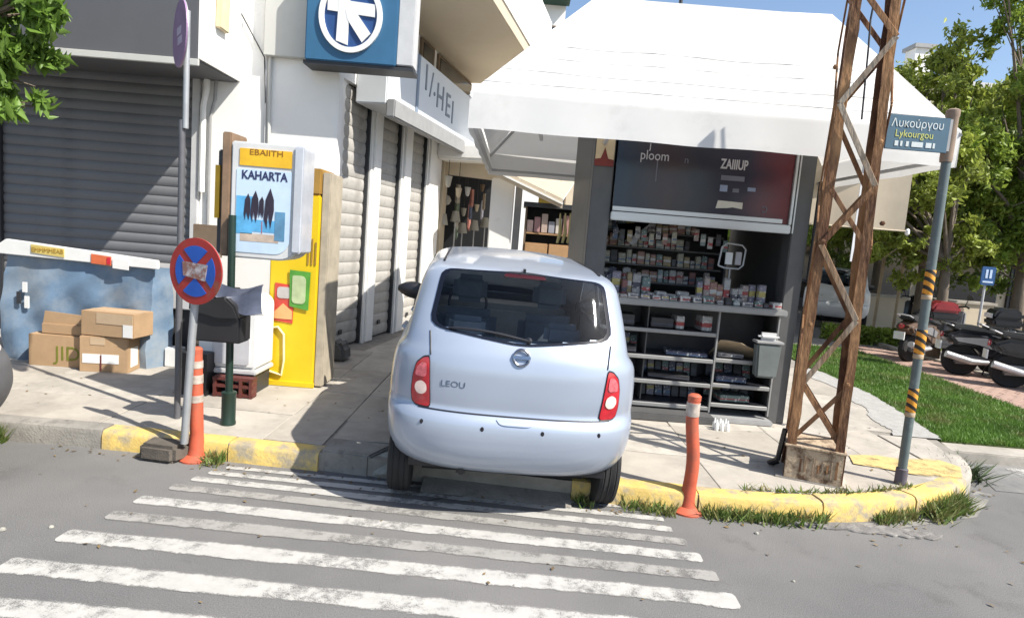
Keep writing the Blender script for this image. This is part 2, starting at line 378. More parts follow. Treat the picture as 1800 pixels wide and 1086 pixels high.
for k in range(61):
    t = k/60*6; i = min(5, int(t)); f = t-i; x = ge[i][0]*(1-f)+ge[i+1][0]*f; y = ge[i][1]*(1-f)+ge[i+1][1]*f; w_ = gw[i]*(1-f)+gw[i+1]*f
    gr_.append((x+q_.uniform(-.02, .02), y)); gl.append((x-w_+q_.uniform(-.015, .015)+.05*math.sin(k*.33), y))
gb = MB()
for k in range(60): gb.poly([(*gl[k], ZS+.006), (*gr_[k], ZS+.006), (*gr_[k+1], ZS+.006), (*gl[k+1], ZS+.006)])
gb.obj('gravel_strip', m_gravel, side)
sheet('painted_patch', [tuple(gd(*p, ZS)[:2]) for p in ((1492, 801), (1560, 800), (1640, 806), (1688, 822), (1692, 843), (1640, 842), (1560, 826), (1500, 816))], ZS+.009, m_yelp, side)
# kerb stones
def kerb_stone(s0, s1, material, h=ZS+.004, w=.15, name='kerb_stone'):
    P = []
    nseg = 5
    for i in range(nseg+1):
        s = s0+(s1-s0)*i/nseg; x, y = kpt(s); x2, y2 = kpt(s+.01); d = Vector((x2-x, y2-y, 0)).normalized(); nrm = Vector((-d.y, d.x, 0)); c = Vector((x, y, 0))
        jit = random.uniform(-.004, .004)
        prof = [(-.0+jit, -.06), (.004+jit, h-.035), (.016, h-.010), (.04, h), (w, h), (w, -.06)]
        P.append([c+nrm*a+Vector((0, 0, z)) for a, z in prof])
    b = MB().grid(P); n = 6
    b.f += [tuple(range(n)), tuple(nseg*n+i for i in range(n))[::-1]]
    return b.obj(name, material, side, fix=True, smooth=True)
s = ks_at_x(-6.5); sE = kss[-1]-.35
while s < sE:
    L_ = random.uniform(.82, 1.0); e = min(s+L_, sE); x0 = kpt(s)[0]; x1 = kpt(e)[0]
    if x0 < -1.28 < x1: e = ks_at_x(-1.28); x1 = -1.28
    if -1.29 < x0 < .48: s = ks_at_x(.5); continue
    if e-s > .12: kerb_stone(s+.006, e-.006, m_kgrey if x0 < -2.9 else (m_kyel if x0 < 3.6 else m_conc2), h=ZS+random.uniform(-.006, .008))
    s = e
# dropped part of the kerb under the car: slabs, a broken rock and a ramp
rp = MB()._add([(-1.27, 4.29, .155), (-.92, 4.25, .15), (-.80, 4.52, .155), (-1.27, 4.55, .16), (-1.27, 4.29, -.03), (-.92, 4.25, -.03), (-.80, 4.52, -.03), (-1.27, 4.55, -.03)], [(0, 1, 2, 3), (4, 7, 6, 5), (0, 4, 5, 1), (1, 5, 6, 2), (2, 6, 7, 3), (3, 7, 4, 0)])
rp.obj('ramp_slab', m_kgrey, side, bevel=.012)
rk = MB()
rng2 = random.Random(4)
ring = []
for k, (zz, sc) in enumerate(((-.03, .95), (.05, 1.05), (.12, .85), (.15, .45))):
    ring.append([Vector((-.72+.22*sc*math.cos(t)*(1+.25*rng2.uniform(-1, 1)), 4.36+.14*sc*math.sin(t)*(1+.25*rng2.uniform(-1, 1)), zz+rng2.uniform(-.012, .012))) for t in [2*math.pi*j/9 for j in range(9)]])
rk._add([p for r_ in ring for p in r_]+[(-.72, 4.36, .155)], [(i*9+j, i*9+(j+1) % 9, (i+1)*9+(j+1) % 9, (i+1)*9+j) for i in range(3) for j in range(9)]+[(27+j, 27+(j+1) % 9, 36) for j in range(9)])
rk.obj('rubble_stone', m_rock, side, fix=True)
MB()._add([(-.52, 4.05, .006), (.5, 3.99, .006), (.5, 4.62, .146), (-.52, 4.66, .146), (-.52, 4.66, -.04), (.5, 4.62, -.04)], [(0, 1, 2, 3), (0, 3, 4), (1, 5, 2), (3, 2, 5, 4)]).obj('ramp', m_kgrey, side, fix=True)
slab([(-1.28, 4.57), (.5, 4.64), (.5, ky(.5)+.77), (-1.28, ky(-1.28)+.77)], m_conc)

# lawn, path and the strip in front of it
strip = MB().prism([(4.22, 5.74), (14, 5.3), (14, 5.78), (4.3, 6.02)], -.02, .10).obj('concrete_edging', m_conc2, bevel=.01); strip['kind'] = 'structure'
LAWN = [(4.30, 6.0), (6.4, 5.96), (6.52, 7.7), (6.68, 9.7), (6.76, 12.2), (5.0, 12.2), (4.72, 9.8), (4.66, 8.8), (4.64, 7.8), (4.46, 6.8)]
lawn = MB().prism(LAWN, -.02, .115).obj('lawn', m_soil); lawn['kind'] = 'structure'
def inside(p, poly):
    c = False; n = len(poly)
    for i in range(n):
        a, b = poly[i], poly[i-1]
        if (a[1] > p[1]) != (b[1] > p[1]) and p[0] < (b[0]-a[0])*(p[1]-a[1])/(b[1]-a[1])+a[0]: c = not c
    return c
def blades(name, pts, h, w, material, lean=.5, z=0.0):
    P = np.asarray(pts, float); n = len(P)
    if P.shape[1] == 2: P = np.c_[P, np.full(n, z)]
    a = rng.uniform(0, 2*np.pi, n); w_ = np.stack([np.cos(a), np.sin(a), 0*a], 1)*w*.5*rng.uniform(.6, 1.4, n)[:, None]
    tip = np.stack([rng.normal(0, lean, n), rng.normal(0, lean, n), np.ones(n)], 1)*(h*rng.uniform(.45, 1.25, n))[:, None]
    V = np.stack([P-w_, P+w_, P+w_*.5+tip*.55+w_*.2, P+tip, P-w_*.5+tip*.55], 1).reshape(-1, 3)
    k = np.arange(n)[:, None]*5
    T = np.concatenate([k+np.array([[0, 1, 2]]), k+np.array([[0, 2, 4]]), k+np.array([[4, 2, 3]])], 0)
    me = np_mesh(name, V, T, material); o = bpy.data.objects.new(name, me); COL.objects.link(o); return o
pts = []
while len(pts) < 52000:
    x = rng.uniform(4.2, 6.9); y = 5.95+6.3*rng.uniform()**1.5
    if inside((x, y), LAWN): pts.append((x, y))
meta(blades('grass', pts, .055, .011, m_grass, .45, .112), 'short green grass of the lawn beside the brick path', 'grass', kind='stuff')
path = MB().prism([(6.42, 5.6), (8.3, 5.5), (8.0, 10.5), (8.1, 12), (7.3, 13.9), (5.2, 13.9), (5.1, 12.22), (6.78, 12.22), (6.70, 9.7), (6.54, 7.7)], -.02, .085).obj('path', m_base); path['kind'] = 'structure'
bmesh_b = MB().box(-.098, .098, -.048, .048, 0, .02).mesh('brick', m_brick, bevel=.004, seg=1)
PATHP = [(6.46, 5.7), (8.2, 5.6), (7.95, 10.5), (8.05, 12), (7.25, 13.8), (6.80, 12.3), (6.74, 9.7), (6.58, 7.7)]
cnt = 0; rest = MB()
for j in range(60):
    for i in range(14):
        x = 6.4+i*.205+(.1 if j % 2 else 0); y = 7.0+j*.105
        if not inside((x, y), PATHP): continue
        if y < 9.9 and cnt < 290: inst('brick', bmesh_b, Matrix.Translation((x, y, .075+random.uniform(-.002, .003))), path); cnt += 1
        else: rest.box(x-.098, x+.098, y-.048, y+.048, .07, .096)
r_ = rest.obj('brick_field', m_brick, path); r_['kind'] = 'stuff'
kerb2 = MB().box(0, 1, 0, 1, 0, 1)
for j in range(9):
    a = Vector((8.0-.09*(j-2.2) if j > 5 else 8.05, 8.0+j*.62, 0)); b_ = MB()
    b_.box(8.02, 8.17, 7.6+j*.7, 8.28+j*.7, -.02, .13).obj('edging_stone', m_conc, path, bevel=.01, seg=1)
plaza = MB().prism([(8.18, 5.2), (60, 3.0), (60, 60), (5.3, 60), (5.3, 14.0), (7.4, 14.0), (8.18, 12)], -.02, .06).obj('plaza', mat('plaza_ground', (.17, .155, .14), .95, var=.2, scale=2)); plaza['kind'] = 'structure'

# weeds along the kerb
def tuft(px0, px1, py, n, h, label, w=.012, spread=.05, lean=.5):
    P = []
    for _ in range(n):
        px = random.uniform(px0, px1); p = gd(px, py+ (px-px0)*0.0); x = p.x; y = ky(x)-abs(random.gauss(.02, spread)); P.append((x, y))
    meta(blades('weeds', P, h, w, m_weed, lean, 0.0), label, 'weeds', kind='stuff')
tuft(1095, 1180, 893, 170, .09, 'weeds growing at the kerb foot just right of the rear wheel')
tuft(1235, 1440, 908, 620, .095, 'long fringe of weeds at the yellow kerb between bollard and tower', .013, .04)
tuft(1525, 1610, 908, 260, .09, 'weeds at the kerb foot in front of the striped pole', .013, .04)
tuft(1612, 1700, 897, 700, .13, 'thick grassy clump at the pavement corner', .016, .07, .6)
tuft(366, 400, 808, 120, .09, 'dry little weeds right of the left orange bollard')
tuft(-30, 28, 770, 260, .12, 'dark weeds at the grey kerb by the left picture edge')
tuft(1010, 1040, 884, 60, .07, 'sparse weeds at the kerb seen under the car')
P = [(4.02+random.gauss(0, .07), 5.3+random.gauss(0, .07)) for _ in range(240)]
meta(blades('weeds', P, .14, .02, mat('dark_weed', (.05, .08, .025), .7, var=.4), .9, 0.0), 'small dark weed on the asphalt beside the pavement corner', 'weeds', kind='stuff')
P = [(x, ky(x)+.16+random.uniform(-.015, .015)) for x in [random.uniform(1.7, 3.1) for _ in range(260)]]
meta(blades('weeds', P, .045, .012, m_weed, .8, ZS), 'thin weeds sprouting in the joint behind the yellow kerb', 'weeds', kind='stuff')

# dry leaves and crumbs lying about
P = []
for _ in range(230):
    x = random.uniform(-3.2, 4.0); y = ky(x)-abs(random.gauss(0, .10))-.02; P.append((x, y, .008))
for _ in range(130): P.append((random.uniform(-5, 3.8), random.uniform(4.7, 6.6), ZS+.008))
for _ in range(60): P.append((random.uniform(-3, 3.5), random.uniform(2.2, 3.9), .009))
P = np.array(P); n = len(P); a = rng.uniform(0, 6.28, n); sz = rng.uniform(.006, .022, n)[:, None]
d = np.stack([np.cos(a), np.sin(a), rng.uniform(-.2, .3, n)], 1)*sz; w_ = np.stack([-np.sin(a), np.cos(a), rng.uniform(-.2, .3, n)], 1)*sz*.5
V = np.stack([P-d, P+w_, P+d, P-w_], 1).reshape(-1, 3); F = np.arange(n*4).reshape(n, 4)
ll = bpy.data.objects.new('leaf_litter', np_mesh('leaf_litter', V, np.concatenate([F[:, [0, 1, 2]], F[:, [0, 2, 3]]], 0), mat('dry_leaf', (.16, .11, .05), .9, var=.5, scale=4))); COL.objects.link(ll)
meta(ll, 'scattered dry leaf bits along the gutter and pavement', 'leaf litter', kind='stuff')
# ---------------------------------------------------------------- corner building
m_white = mat('white_render', (.84, .83, .80), .85, var=.05, scale=1.2, bump=.15, bscale=90, col2=(.60, .585, .55), thr=.68, soft=.09, wscale=1.1)
m_wgrey = mat('pale_grey_render', (.52, .52, .49), .85, var=.07, scale=1.5, bump=.15)
m_hood = mat('grey_hood_panel', (.10, .102, .11), .6, var=.07, scale=1.2)
m_shut = mat('shutter_grey_blue', (.155, .157, .166), .5, var=.10, scale=1.5, metal=.0, col2=(.125, .125, .135), thr=.62, wscale=2)
m_shut2 = mat('shutter_pale', (.40, .385, .36), .55, var=.08, scale=2, col2=(.31, .295, .27), thr=.60, wscale=2.5)
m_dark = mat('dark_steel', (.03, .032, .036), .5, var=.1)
m_black = mat('black_plastic', (.018, .018, .02), .45, var=.1)
m_beige = mat('beige_render', (.52, .445, .335), .85, var=.07, scale=.9, bump=.1, col2=(.46, .40, .31), thr=.65, wscale=.8)
m_wood = mat('brown_joinery', (.17, .12, .08), .6, var=.2, scale=4)
m_grey = mat('grey_paint', (.30, .30, .30), .55, var=.1)
m_lgrey = mat('light_grey_paint', (.52, .52, .52), .5, var=.08)
m_alu = mat('aluminium', (.55, .55, .54), .38, metal=.75, var=.08, scale=3, stretch=(.3, 1, 6))
m_blue = mat('sign_blue', (.035, .125, .235), .45, var=.12, scale=2)
m_blue2 = mat('sign_blue_dark', (.02, .065, .20), .45, var=.12, scale=3)
m_signw = mat('sign_white', (.74, .74, .72), .45, var=.05)
m_fasc = mat('fascia_white', (.66, .685, .71), .5, var=.05, scale=1)
m_win = mat('dark_window', (.02, .022, .025), .08, var=.1, spec=.8)
P2 = Vector((-2.25, 7.65, 0)); FXA = math.atan2(.979, .204)
FX = Matrix.Translation(P2) @ Matrix.Rotation(FXA, 4, 'Z')      # local x runs along the side front, -y points to the street
FRY = 7.65
B = thing('corner_building', 'white corner shop building with grey roller shutters and a beige balcony', 'building', (-4, 9, 0))
# front: white wall, recessed shutter bay, hood
w = MB(); w.box(-3.88, -2.262, FRY, 9.5, ZS-.02, 7); w.box(-12, -6.28, FRY, 9.5, ZS-.02, 7); w.box(-6.28, -3.88, FRY, 9.5, 3.42, 7); w.obj('wall', m_white, B)
MB().box(-3.13, -2.30, FRY-.10, FRY-.003, 3.63, 7).obj('grey_panel', m_wgrey, B, bevel=.008)
MB().box(-9.5, -3.455, 6.70, FRY-.003, 3.31, 5.2).obj('hood', m_hood, B, bevel=.01)
MB().box(-3.453, -3.43, 6.705, FRY-.003, 3.33, 5.2).obj('hood_side', m_white, B)
MB().box(-9.5, -3.43, 6.67, 6.697, 3.25, 3.32).obj('hood_lip', m_wgrey, B, bevel=.006)
MB().box(-3.97, -3.885, FRY-.055, FRY+.02, ZS, 3.42).obj('shutter_rail', m_lgrey, B, bevel=.005)
MB().box(-6.34, -6.255, FRY-.055, FRY+.02, ZS, 3.42).obj('shutter_rail', m_dark, B, bevel=.005)
def slat_mesh(L, h, name, material, d=.016):
    prof = [(0, 0), (-.3*d, .06*h), (-d, .3*h), (-d*1.05, .6*h), (-.45*d, .88*h), (0, .95*h), (.004, .955*h), (.004, 1.0*h)]
    Pp = [[(x, y, z) for y, z in prof] for x in (0, L)]
    return MB().grid(Pp).mesh(name, material, fix=False, smooth=True)
sh = MB().box(-6.27, -3.90, FRY+.022, FRY+.05, ZS, 3.42).obj('roller_shutter', m_dark, B)
sm = slat_mesh(2.285, .118, 'slat', m_shut, .011)
for i in range(28): inst('slat', sm, Matrix.Translation((-6.255, FRY-.002, ZS+.01+i*.118)), sh)
# drain pipes, conduits and boxes on the white wall
def pipe(pts, r, material, name, parent=B): return MB().tube(pts, r, 8).obj(name, material, parent, smooth=True)
pipe([(-3.80, FRY-.05, 6), (-3.80, FRY-.05, 3.2), (-3.83, FRY-.06, 3.0), (-3.83, FRY-.06, 2.0)], .035, m_white, 'drain_pipe')
pipe([(-3.70, FRY-.03, 3.9), (-3.71, FRY-.03, 3.1), (-3.76, FRY-.03, 2.9), (-3.76, FRY-.03, .2)], .018, m_grey, 'conduit')
pipe([(-3.06, FRY-.03, 6), (-3.07, FRY-.03, 3.5), (-3.05, FRY-.03, 2.2)], .022, m_wgrey, 'conduit')
pipe([(-3.12, FRY-.02, 3.62), (-3.1, FRY-.02, 2.2)], .012, m_lgrey, 'conduit')
pipe([(-3.62, FRY-.02, 4.4), (-3.14, FRY-.03, 3.62), (-3.11, FRY-.03, 3.1)], .008, m_dark, 'cable')
MB().box(-3.428, -3.37, 7.0, 7.22, 3.74, 4.4).obj('meter_box', mat('cream_box', (.62, .52, .33), .6), B, bevel=.01)
MB().box(-2.29, -2.245, FRY-.02, FRY+.05, .55, .95).obj('wall_box', m_black, B)
# side front along the street
sw = MB(FX)
for a, b in ((0, .10), (.97, 1.30), (2.04, 2.43), (3.14, 3.84)): sw.box(a, b, .0, .4, ZS-.02, 3.5)
sw.box(0, 10.8, .02, 7, 3.5, 9.2); sw.box(3.84, 16, 2.2, 2.6, ZS, 3.5)
sw.obj('side_wall', m_white, B)
for a, b in ((.97, 1.30), (2.04, 2.43), (3.14, 3.84)):
    MB(FX).box(a+.06, b-.06, -.03, -.002, ZS, 3.3).obj('pilaster', m_white, B, bevel=.008)
ssm = {}
for (a, b) in ((.10, .97), (1.30, 2.04), (2.43, 3.14)):
    q = MB(FX).box(a+.005, b-.005, .10, .13, ZS, 3.5).obj('roller_shutter', m_dark, B)
    L_ = round(b-a-.05, 3)
    me = slat_mesh(L_, .158, 'slat', m_shut2, .011)
    for i in range(21): inst('slat', me, FX @ Matrix.Translation((a+.025, .085, ZS+.02+i*.158)), q)
    for x in (a, b-.035): MB(FX).box(x, x+.035, .03, .10, ZS, 3.5).obj('guide_rail', m_dark, q)
    MB(FX).box(a+.3, a+.38, .055, .07, ZS+.18, ZS+.24).obj('lock', m_dark, q)
# fascia board with its grey strip and letters
MB(FX).box(.45, 4.55, -.40, .018, 3.28, 4.18).obj('fascia_board', m_fasc, B, bevel=.015)
MB(FX).box(.45, 3.5, -.52, -.40, 3.12, 3.34).obj('fascia_strip', m_grey, B, bevel=.015)
MB(FX).box(1.42, 1.50, -.415, -.402, 3.36, 4.16).obj('fascia_joint', mat('blue_grey_trim', (.22, .27, .35), .5), B)
for s_, u, z in (('I', 1.78, 3.95), ('/', 2.0, 3.9), ('·', 2.15, 3.8), ('H', 2.42, 3.82), ('E', 2.80, 3.78), ('I', 3.05, 3.72)):
    text('letter', s_, .52, FX @ face((u, -.404, z-.03)), mat('letter_grey_blue', (.20, .22, .26), .5), B, .006)
MB(FX).box(3.5, 5.6, -1.15, -.0, 3.02, 3.3).obj('canopy_edge', m_white, B, bevel=.04)
# balcony
bal = MB(FX).box(.55, 5.35, -1.5, .018, 4.74, 4.93).obj('balcony', m_beige, B, bevel=.01)
MB(FX).box(.55, 5.35, -1.52, -1.44, 4.93, 5.9).obj('parapet', m_white, bal)
MB(FX).box(4.6, 4.68, -1.3, -1.22, 4.2, 4.74).obj('lamp_bracket', m_wood, bal)
for a, b, z0, z1 in ((.7, 1.5, 3.9, 4.72), (1.7, 2.3, 3.6, 4.72), (2.5, 3.1, 3.6, 4.72), (3.3, 5.3, 3.4, 4.71)):
    f = MB(FX).box(a, b, -.02, .015, z0, z1).obj('window', m_wood, B)
    MB(FX).box(a+.08, b-.08, -.03, -.021, z0+.05, z1-.05).obj('pane', m_win, f)
b2 = MB(FX).box(6.8, 8.4, -1.3, .018, 4.9, 5.08).obj('balcony', m_beige, B, bevel=.01)
MB(FX).box(6.8, 8.4, -1.32, -1.25, 5.08, 6.0).obj('parapet', m_wood, b2)
MB(FX).box(.55, 5.35, -1.5, .018, 7.5, 7.66).obj('balcony', m_beige, B, bevel=.01)
for a in (6.8, 8.2, 9.4):
    f = MB(FX).box(a, a+.9, -.02, .015, 5.1, 7.2).obj('window', m_wood, B); MB(FX).box(a+.08, a+.82, -.03, -.021, 5.15, 7.1).obj('pane', m_win, f)
# dark open shop further along: recess, jambs, arcade pillar, awnings
MB(FX).box(3.85, 4.1, -.05, 2.2, ZS, 3.5).obj('shop_jamb', m_beige, B)
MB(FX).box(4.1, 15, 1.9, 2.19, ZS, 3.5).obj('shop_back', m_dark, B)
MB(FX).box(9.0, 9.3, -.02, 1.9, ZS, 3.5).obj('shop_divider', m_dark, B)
pil = MB().box(-.52, -.12, 10.9, 11.25, ZS, 2.75).obj('arcade_pillar', m_white, B, bevel=.02)
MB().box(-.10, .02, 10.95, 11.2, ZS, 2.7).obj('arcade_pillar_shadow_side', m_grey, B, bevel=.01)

# AK style round emblem sign
S_ = thing('shop_sign', 'blue square hanging sign with a white ringed figure emblem at the building corner', 'sign', (-2.05, 7.3, 3.55))
SX0, SX1, SZ0, SZ1, SY = -2.56, -1.53, 3.56, 4.72, 7.3
MB().box(SX0, SX1, SY, SY+.30, SZ0, SZ1).obj('sign_box', m_blue, S_, bevel=.012)
MB().box(SX1-.002, SX1+.19, SY+.03, SY+.30, SZ0+.02, SZ1).obj('sign_edge', m_lgrey, S_, bevel=.01)
MB().box(SX0-.02, SX1+.2, SY+.02, SY+.34, SZ0-.04, SZ0-.002).obj('bottom_rail', m_dark, S_)
cx, cz, yy = -2.055, 4.06, SY-.002
def disc_poly(cx, cz, rx, rz, n=48): return [(cx+rx*math.cos(2*math.pi*i/n), cz+rz*math.sin(2*math.pi*i/n)) for i in range(n)]
MB().prism(disc_poly(cx, cz, .30, .345), yy-.006, yy, 'y').obj('emblem_field', m_blue2, S_)
o_, i_ = disc_poly(cx, cz, .355, .40), disc_poly(cx, cz, .297, .342)
b = MB(); n = 48
b._add([(x, yy-.03, z) for x, z in o_]+[(x, yy-.03, z) for x, z in i_]+[(x, yy-.001, z) for x, z in o_]+[(x, yy-.001, z) for x, z in i_],
       [(i, (i+1) % n, n+(i+1) % n, n+i) for i in range(n)]+[(2*n+i, 2*n+(i+1) % n, (i+1) % n, i) for i in range(n)]+[(n+i, n+(i+1) % n, 3*n+(i+1) % n, 3*n+i) for i in range(n)])
b.obj('emblem_ring', m_signw, S_, fix=True)
fig = MB()
for fi, q in enumerate(([(-.26, .06), (.27, .02), (.27, .155), (-.26, .19)], [(-.13, .4), (-.015, .4), (-.02, -.30), (-.15, -.26)], [(-.06, .08), (.06, .06), (.235, -.16), (.14, -.26), (-.03, -.03)])):
    fig.prism([(cx+a, cz+z-.02) for a, z in q], yy-.024-.0025*fi, yy-.008, 'y')
fig.obj('emblem_figure', m_signw, S_, fix=True)

# awnings, lamps and goods in front of the far shops
m_canv = mat('beige_canvas', (.60, .52, .40), .8, var=.08, scale=2, trans=.35)
aw = thing('shop_awning', 'beige canvas awning over the far shop stalls behind the car', 'awning', (0, 11, 0))
P_ = lambda px, py, Y: at(px, py, Y)
A0, A1, A2, A3 = P_(862, 288, 10.6), P_(990, 350, 10.6), P_(1012, 318, 13.5), P_(890, 262, 13.5)
b = MB().poly([A0, A1, A2, A3]); b.poly([A0-Vector((0, 0, .16)), A1-Vector((0, 0, .16)), A1, A0]); b.obj('canvas', m_canv, aw)
for t in (.05, .4, .75, .98):
    p = A0.lerp(A1, t); q = A3.lerp(A2, t); MB().bar(p-Vector((0, 0, .03)), q-Vector((0, 0, .03)), .04, .03).obj('arm', m_signw, aw)
MB().bar(A0+Vector((0, -.01, -.08)), A1+Vector((0, -.01, -.08)), .03, .03).obj('front_bar', m_signw, aw)
aw2 = thing('shop_awning', 'white awning over the lamp shop doorway left of the white pillar', 'awning', (-1, 11, 0))
c0 = FX @ Vector((4.0, -1.35, 2.92)); c1 = FX @ Vector((7.6, -1.35, 2.92)); c2 = FX @ Vector((7.6, 0, 3.25)); c3 = FX @ Vector((4.0, 0, 3.25))
b = MB().poly([c0, c1, c2, c3]); b.poly([c0-Vector((0, 0, .2)), c1-Vector((0, 0, .2)), c1, c0]); b.obj('canvas', m_canv, aw2)
MB().poly([c0, c3, c3-Vector((0, 0, .45)), c0-Vector((0, 0, .2))]).obj('side_flap', m_canv, aw2)
m_lamp = mat('lamp_shade_white', (.38, .36, .31), .5, var=.08)
hl = [(788, 318, .07, 0), (806, 338, .06, 1), (785, 352, .09, 2), (822, 336, .06, 3), (815, 372, .055, 4), (838, 365, .05, 5), (848, 330, .05, 6)]
dn = ['topmost left', 'upper middle', 'round globe', 'upper right', 'lower middle', 'lower right', 'rightmost']
for px, py, r, k in hl:
    Y = 11.2+.25*k; p = at(px, py, Y)
    L_ = thing('hanging_lamp', '%s white lamp hanging in the dark lamp shop doorway' % dn[k], 'lamp', tuple(p), group='lamps hanging in the shop doorway')
    T = Matrix.Translation(p)
    if k == 2: MB().lathe([(.01, -r), (.6*r, -.8*r), (r, 0), (.6*r, .8*r), (.02, r)], 14, T).obj('globe', m_lamp, L_, smooth=True)
    else: MB().lathe([(.3*r, -1.6*r), (.6*r, -1.2*r), (r, 1.2*r), (.95*r, 1.2*r)], 12, T).obj('shade', [m_lamp, m_beige, m_wood, m_lgrey][k % 4], L_, smooth=True)
    MB().tube([p+Vector((0, 0, r)), Vector((p.x, p.y, 3.2))], .006, 5).obj('cord', m_black, L_)
for k, (px, py, h) in enumerate(((778, 395, 1.6), (800, 390, 1.7), (812, 410, 1.5), (833, 405, 1.6), (852, 400, 1.7))):
    p = at(px, py, 11.6+.3*k)
    L_ = thing('floor_lamp', 'slender floor lamp in the dark shop, number %s from the left jamb' % ['one', 'two', 'three', 'four', 'five'][k], 'lamp', (p.x, p.y, ZS), group='floor lamps in the dark shop')
    MB().tube([(p.x, p.y, ZS+.02), (p.x, p.y, p.z+.15)], .014, 6).obj('stem', m_lgrey, L_)
    MB().lathe([(.12, ZS), (.11, ZS+.025), (.02, ZS+.03)], 12, c=(p.x, p.y)).obj('foot', m_dark, L_)
    MB().lathe([(.10, p.z), (.06, p.z+.2), (.055, p.z+.2)], 12, c=(p.x, p.y)).obj('shade', m_lamp, L_, smooth=True)
hc = [(.25, .20, .14), (.10, .14, .10), (.30, .12, .10), (.16, .16, .18), (.32, .30, .26), (.08, .10, .16)]
for k in range(16):
    u = 4.3+.27*k; w_ = .10+.05*((k*5) % 3); zt = 2.75-.12*((k*7) % 4); hh = .35+.12*((k*3) % 4); dd = .15+.25*((k*11) % 4)
    o = MB(FX).prism([(u, zt), (u+w_, zt), (u+w_*1.1, zt-hh), (u+w_*.5, zt-hh*1.12), (u-w_*.1, zt-hh)], dd, dd+.04, 'y').obj('hanging_ware', mat('hanging_ware_%d' % (k % 6), hc[k % 6], .7, var=.3, scale=9), None, fix=True)
    meta(o, '%s hanging ware from the doorway jamb in the dim lamp shop' % ['first', 'second', 'third', 'fourth', 'fifth', 'sixth', 'seventh', 'eighth', 'ninth', 'tenth', 'eleventh', 'twelfth', 'thirteenth', 'fourteenth', 'fifteenth', 'sixteenth'][k], 'hanging ware', 'wares hanging in the lamp shop')
# stall rack beside the pillar
st = thing('stall_rack', 'brown wooden stall rack behind the car roof next to the white pillar', 'rack', (.5, 11, ZS))
for z in (.5, 1.0, 1.42, 1.85): MB().box(.12, .90, 10.8, 11.3, z, z+.03).obj('shelf', mat('stall_wood', (.33, .20, .10), .6, var=.2), st)
for x in (.10, .89): MB().box(x, x+.03, 10.8, 11.3, ZS, 2.3).obj('side', m_wood, st)
MB().box(.1, .92, 11.28, 11.31, ZS, 2.3).obj('back', m_dark, st)
MB().box(.06, .96, 10.7, 11.35, 2.3, 2.38).obj('top', m_dark, st)
MB().box(.13, .52, 10.78, 11.1, 1.455, 1.70).obj('drawer', mat('stall_box', (.40, .24, .12), .6), st, bevel=.008); MB().box(.54, .88, 10.78, 11.1, 1.455, 1.70).obj('drawer', MATS['stall_box'], st, bevel=.008)
gc = [(.55, .40, .36), (.35, .2, .2), (.45, .35, .3), (.3, .3, .34), (.55, .5, .45), (.4, .22, .2)]
for k in range(6):
    meta(MB().box(.14+k*.123, .245+k*.123, 10.82, 10.95, 1.885, 1.885+.2+.06*((k*7) % 3)).obj('boxed_item', mat('boxed_item_%d' % k, gc[k], .6), None, bevel=.006), 'small upright box on the stall rack top shelf, %s of six' % ['leftmost', 'second from left', 'third from left', 'third from right', 'second from right', 'rightmost'][k], 'box', 'boxes on the stall rack')
pr = thing('display_rack', 'lilac display board with hanging bags beside the kiosk post', 'rack', (.95, 9, ZS))
a, b_, c_, d_ = at(1000, 470, 9.0), at(1046, 474, 9.0), at(1056, 372, 9.0), at(1012, 376, 9.0)
MB().poly([a, b_, c_, d_]).obj('board', mat('lilac_board', (.40, .37, .58), .6, var=.2), pr, solid=.02)
for k in range(4):
    p = at(985+k*9, 375, 8.95); MB().tube([p, p+Vector((.02, 0, -.28)), p+Vector((-.01, 0, -.42))], [.01, .03, .02], 6).obj('hanging_bag', mat('yellow_bag', (.6, .52, .25), .6), pr, smooth=True)
MB().box(.72, 1.1, 8.98, 9.02, ZS, 1.5).obj('stand', m_grey, pr)
yb = at(965, 345, 12.5)
meta(MB().box(yb.x-.2, yb.x+.22, 12.4, 12.5, yb.z-.4, yb.z+.3).obj('hanging_banner', mat('mustard_banner', (.30, .23, .04), .7, var=.3, scale=3)), 'mustard yellow banner hanging at the end of the beige awning', 'banner')

# ---------------------------------------------------------------- far buildings
fb = thing('apartment_block', 'distant white apartment block above the kiosk roof with a dark green top awning', 'building', (0, 30, 0))
MB().box(-6, 1.36, 30, 42, 0, 16).obj('wall', m_white, fb)
MB().box(.2, 1.5, 29.2, 30, 12.45, 12.95).obj('roof_awning', mat('dark_green_awning', (.02, .07, .05), .7), fb)
for z in (10.2, 7.2): 
    f = MB().box(.62, 1.24, 29.95, 29.998, z, z+1.35).obj('window', m_wood, fb); MB().box(.68, 1.18, 29.93, 29.948, z+.06, z+1.28).obj('pane', m_win, f)
MB().box(-.1, .35, 29.6, 29.998, 10.7, 11.3).obj('air_conditioner', m_lgrey, fb, bevel=.02)
MB().box(-3, .2, 28.8, 30, 9.7, 9.9).obj('balcony', m_beige, fb)
cb = thing('apartment_block', 'distant pale building with a roof chimney rising behind the trees', 'building', (18, 26, 0))
MB().box(13.6, 24, 26, 36, 0, 9.1).obj('wall', m_beige, cb)
MB().box(13.4, 24.2, 25.8, 36, 9.1, 9.35).obj('roof_slab', m_lgrey, cb)
ch = MB().box(15.3, 16.0, 26.2, 26.9, 9.35, 10.6).obj('chimney', m_white, cb); MB().box(15.2, 16.1, 26.1, 27, 10.6, 10.75).obj('chimney_cap', m_grey, ch)
for x in (14.3, 17, 19.7):
    for z in (1.2, 4, 6.8):
        f = MB().box(x, x+1.2, 25.95, 25.998, z, z+1.4).obj('window', m_wood, cb); MB().box(x+.1, x+1.1, 25.93, 25.948, z+.1, z+1.3).obj('pane', m_win, f)
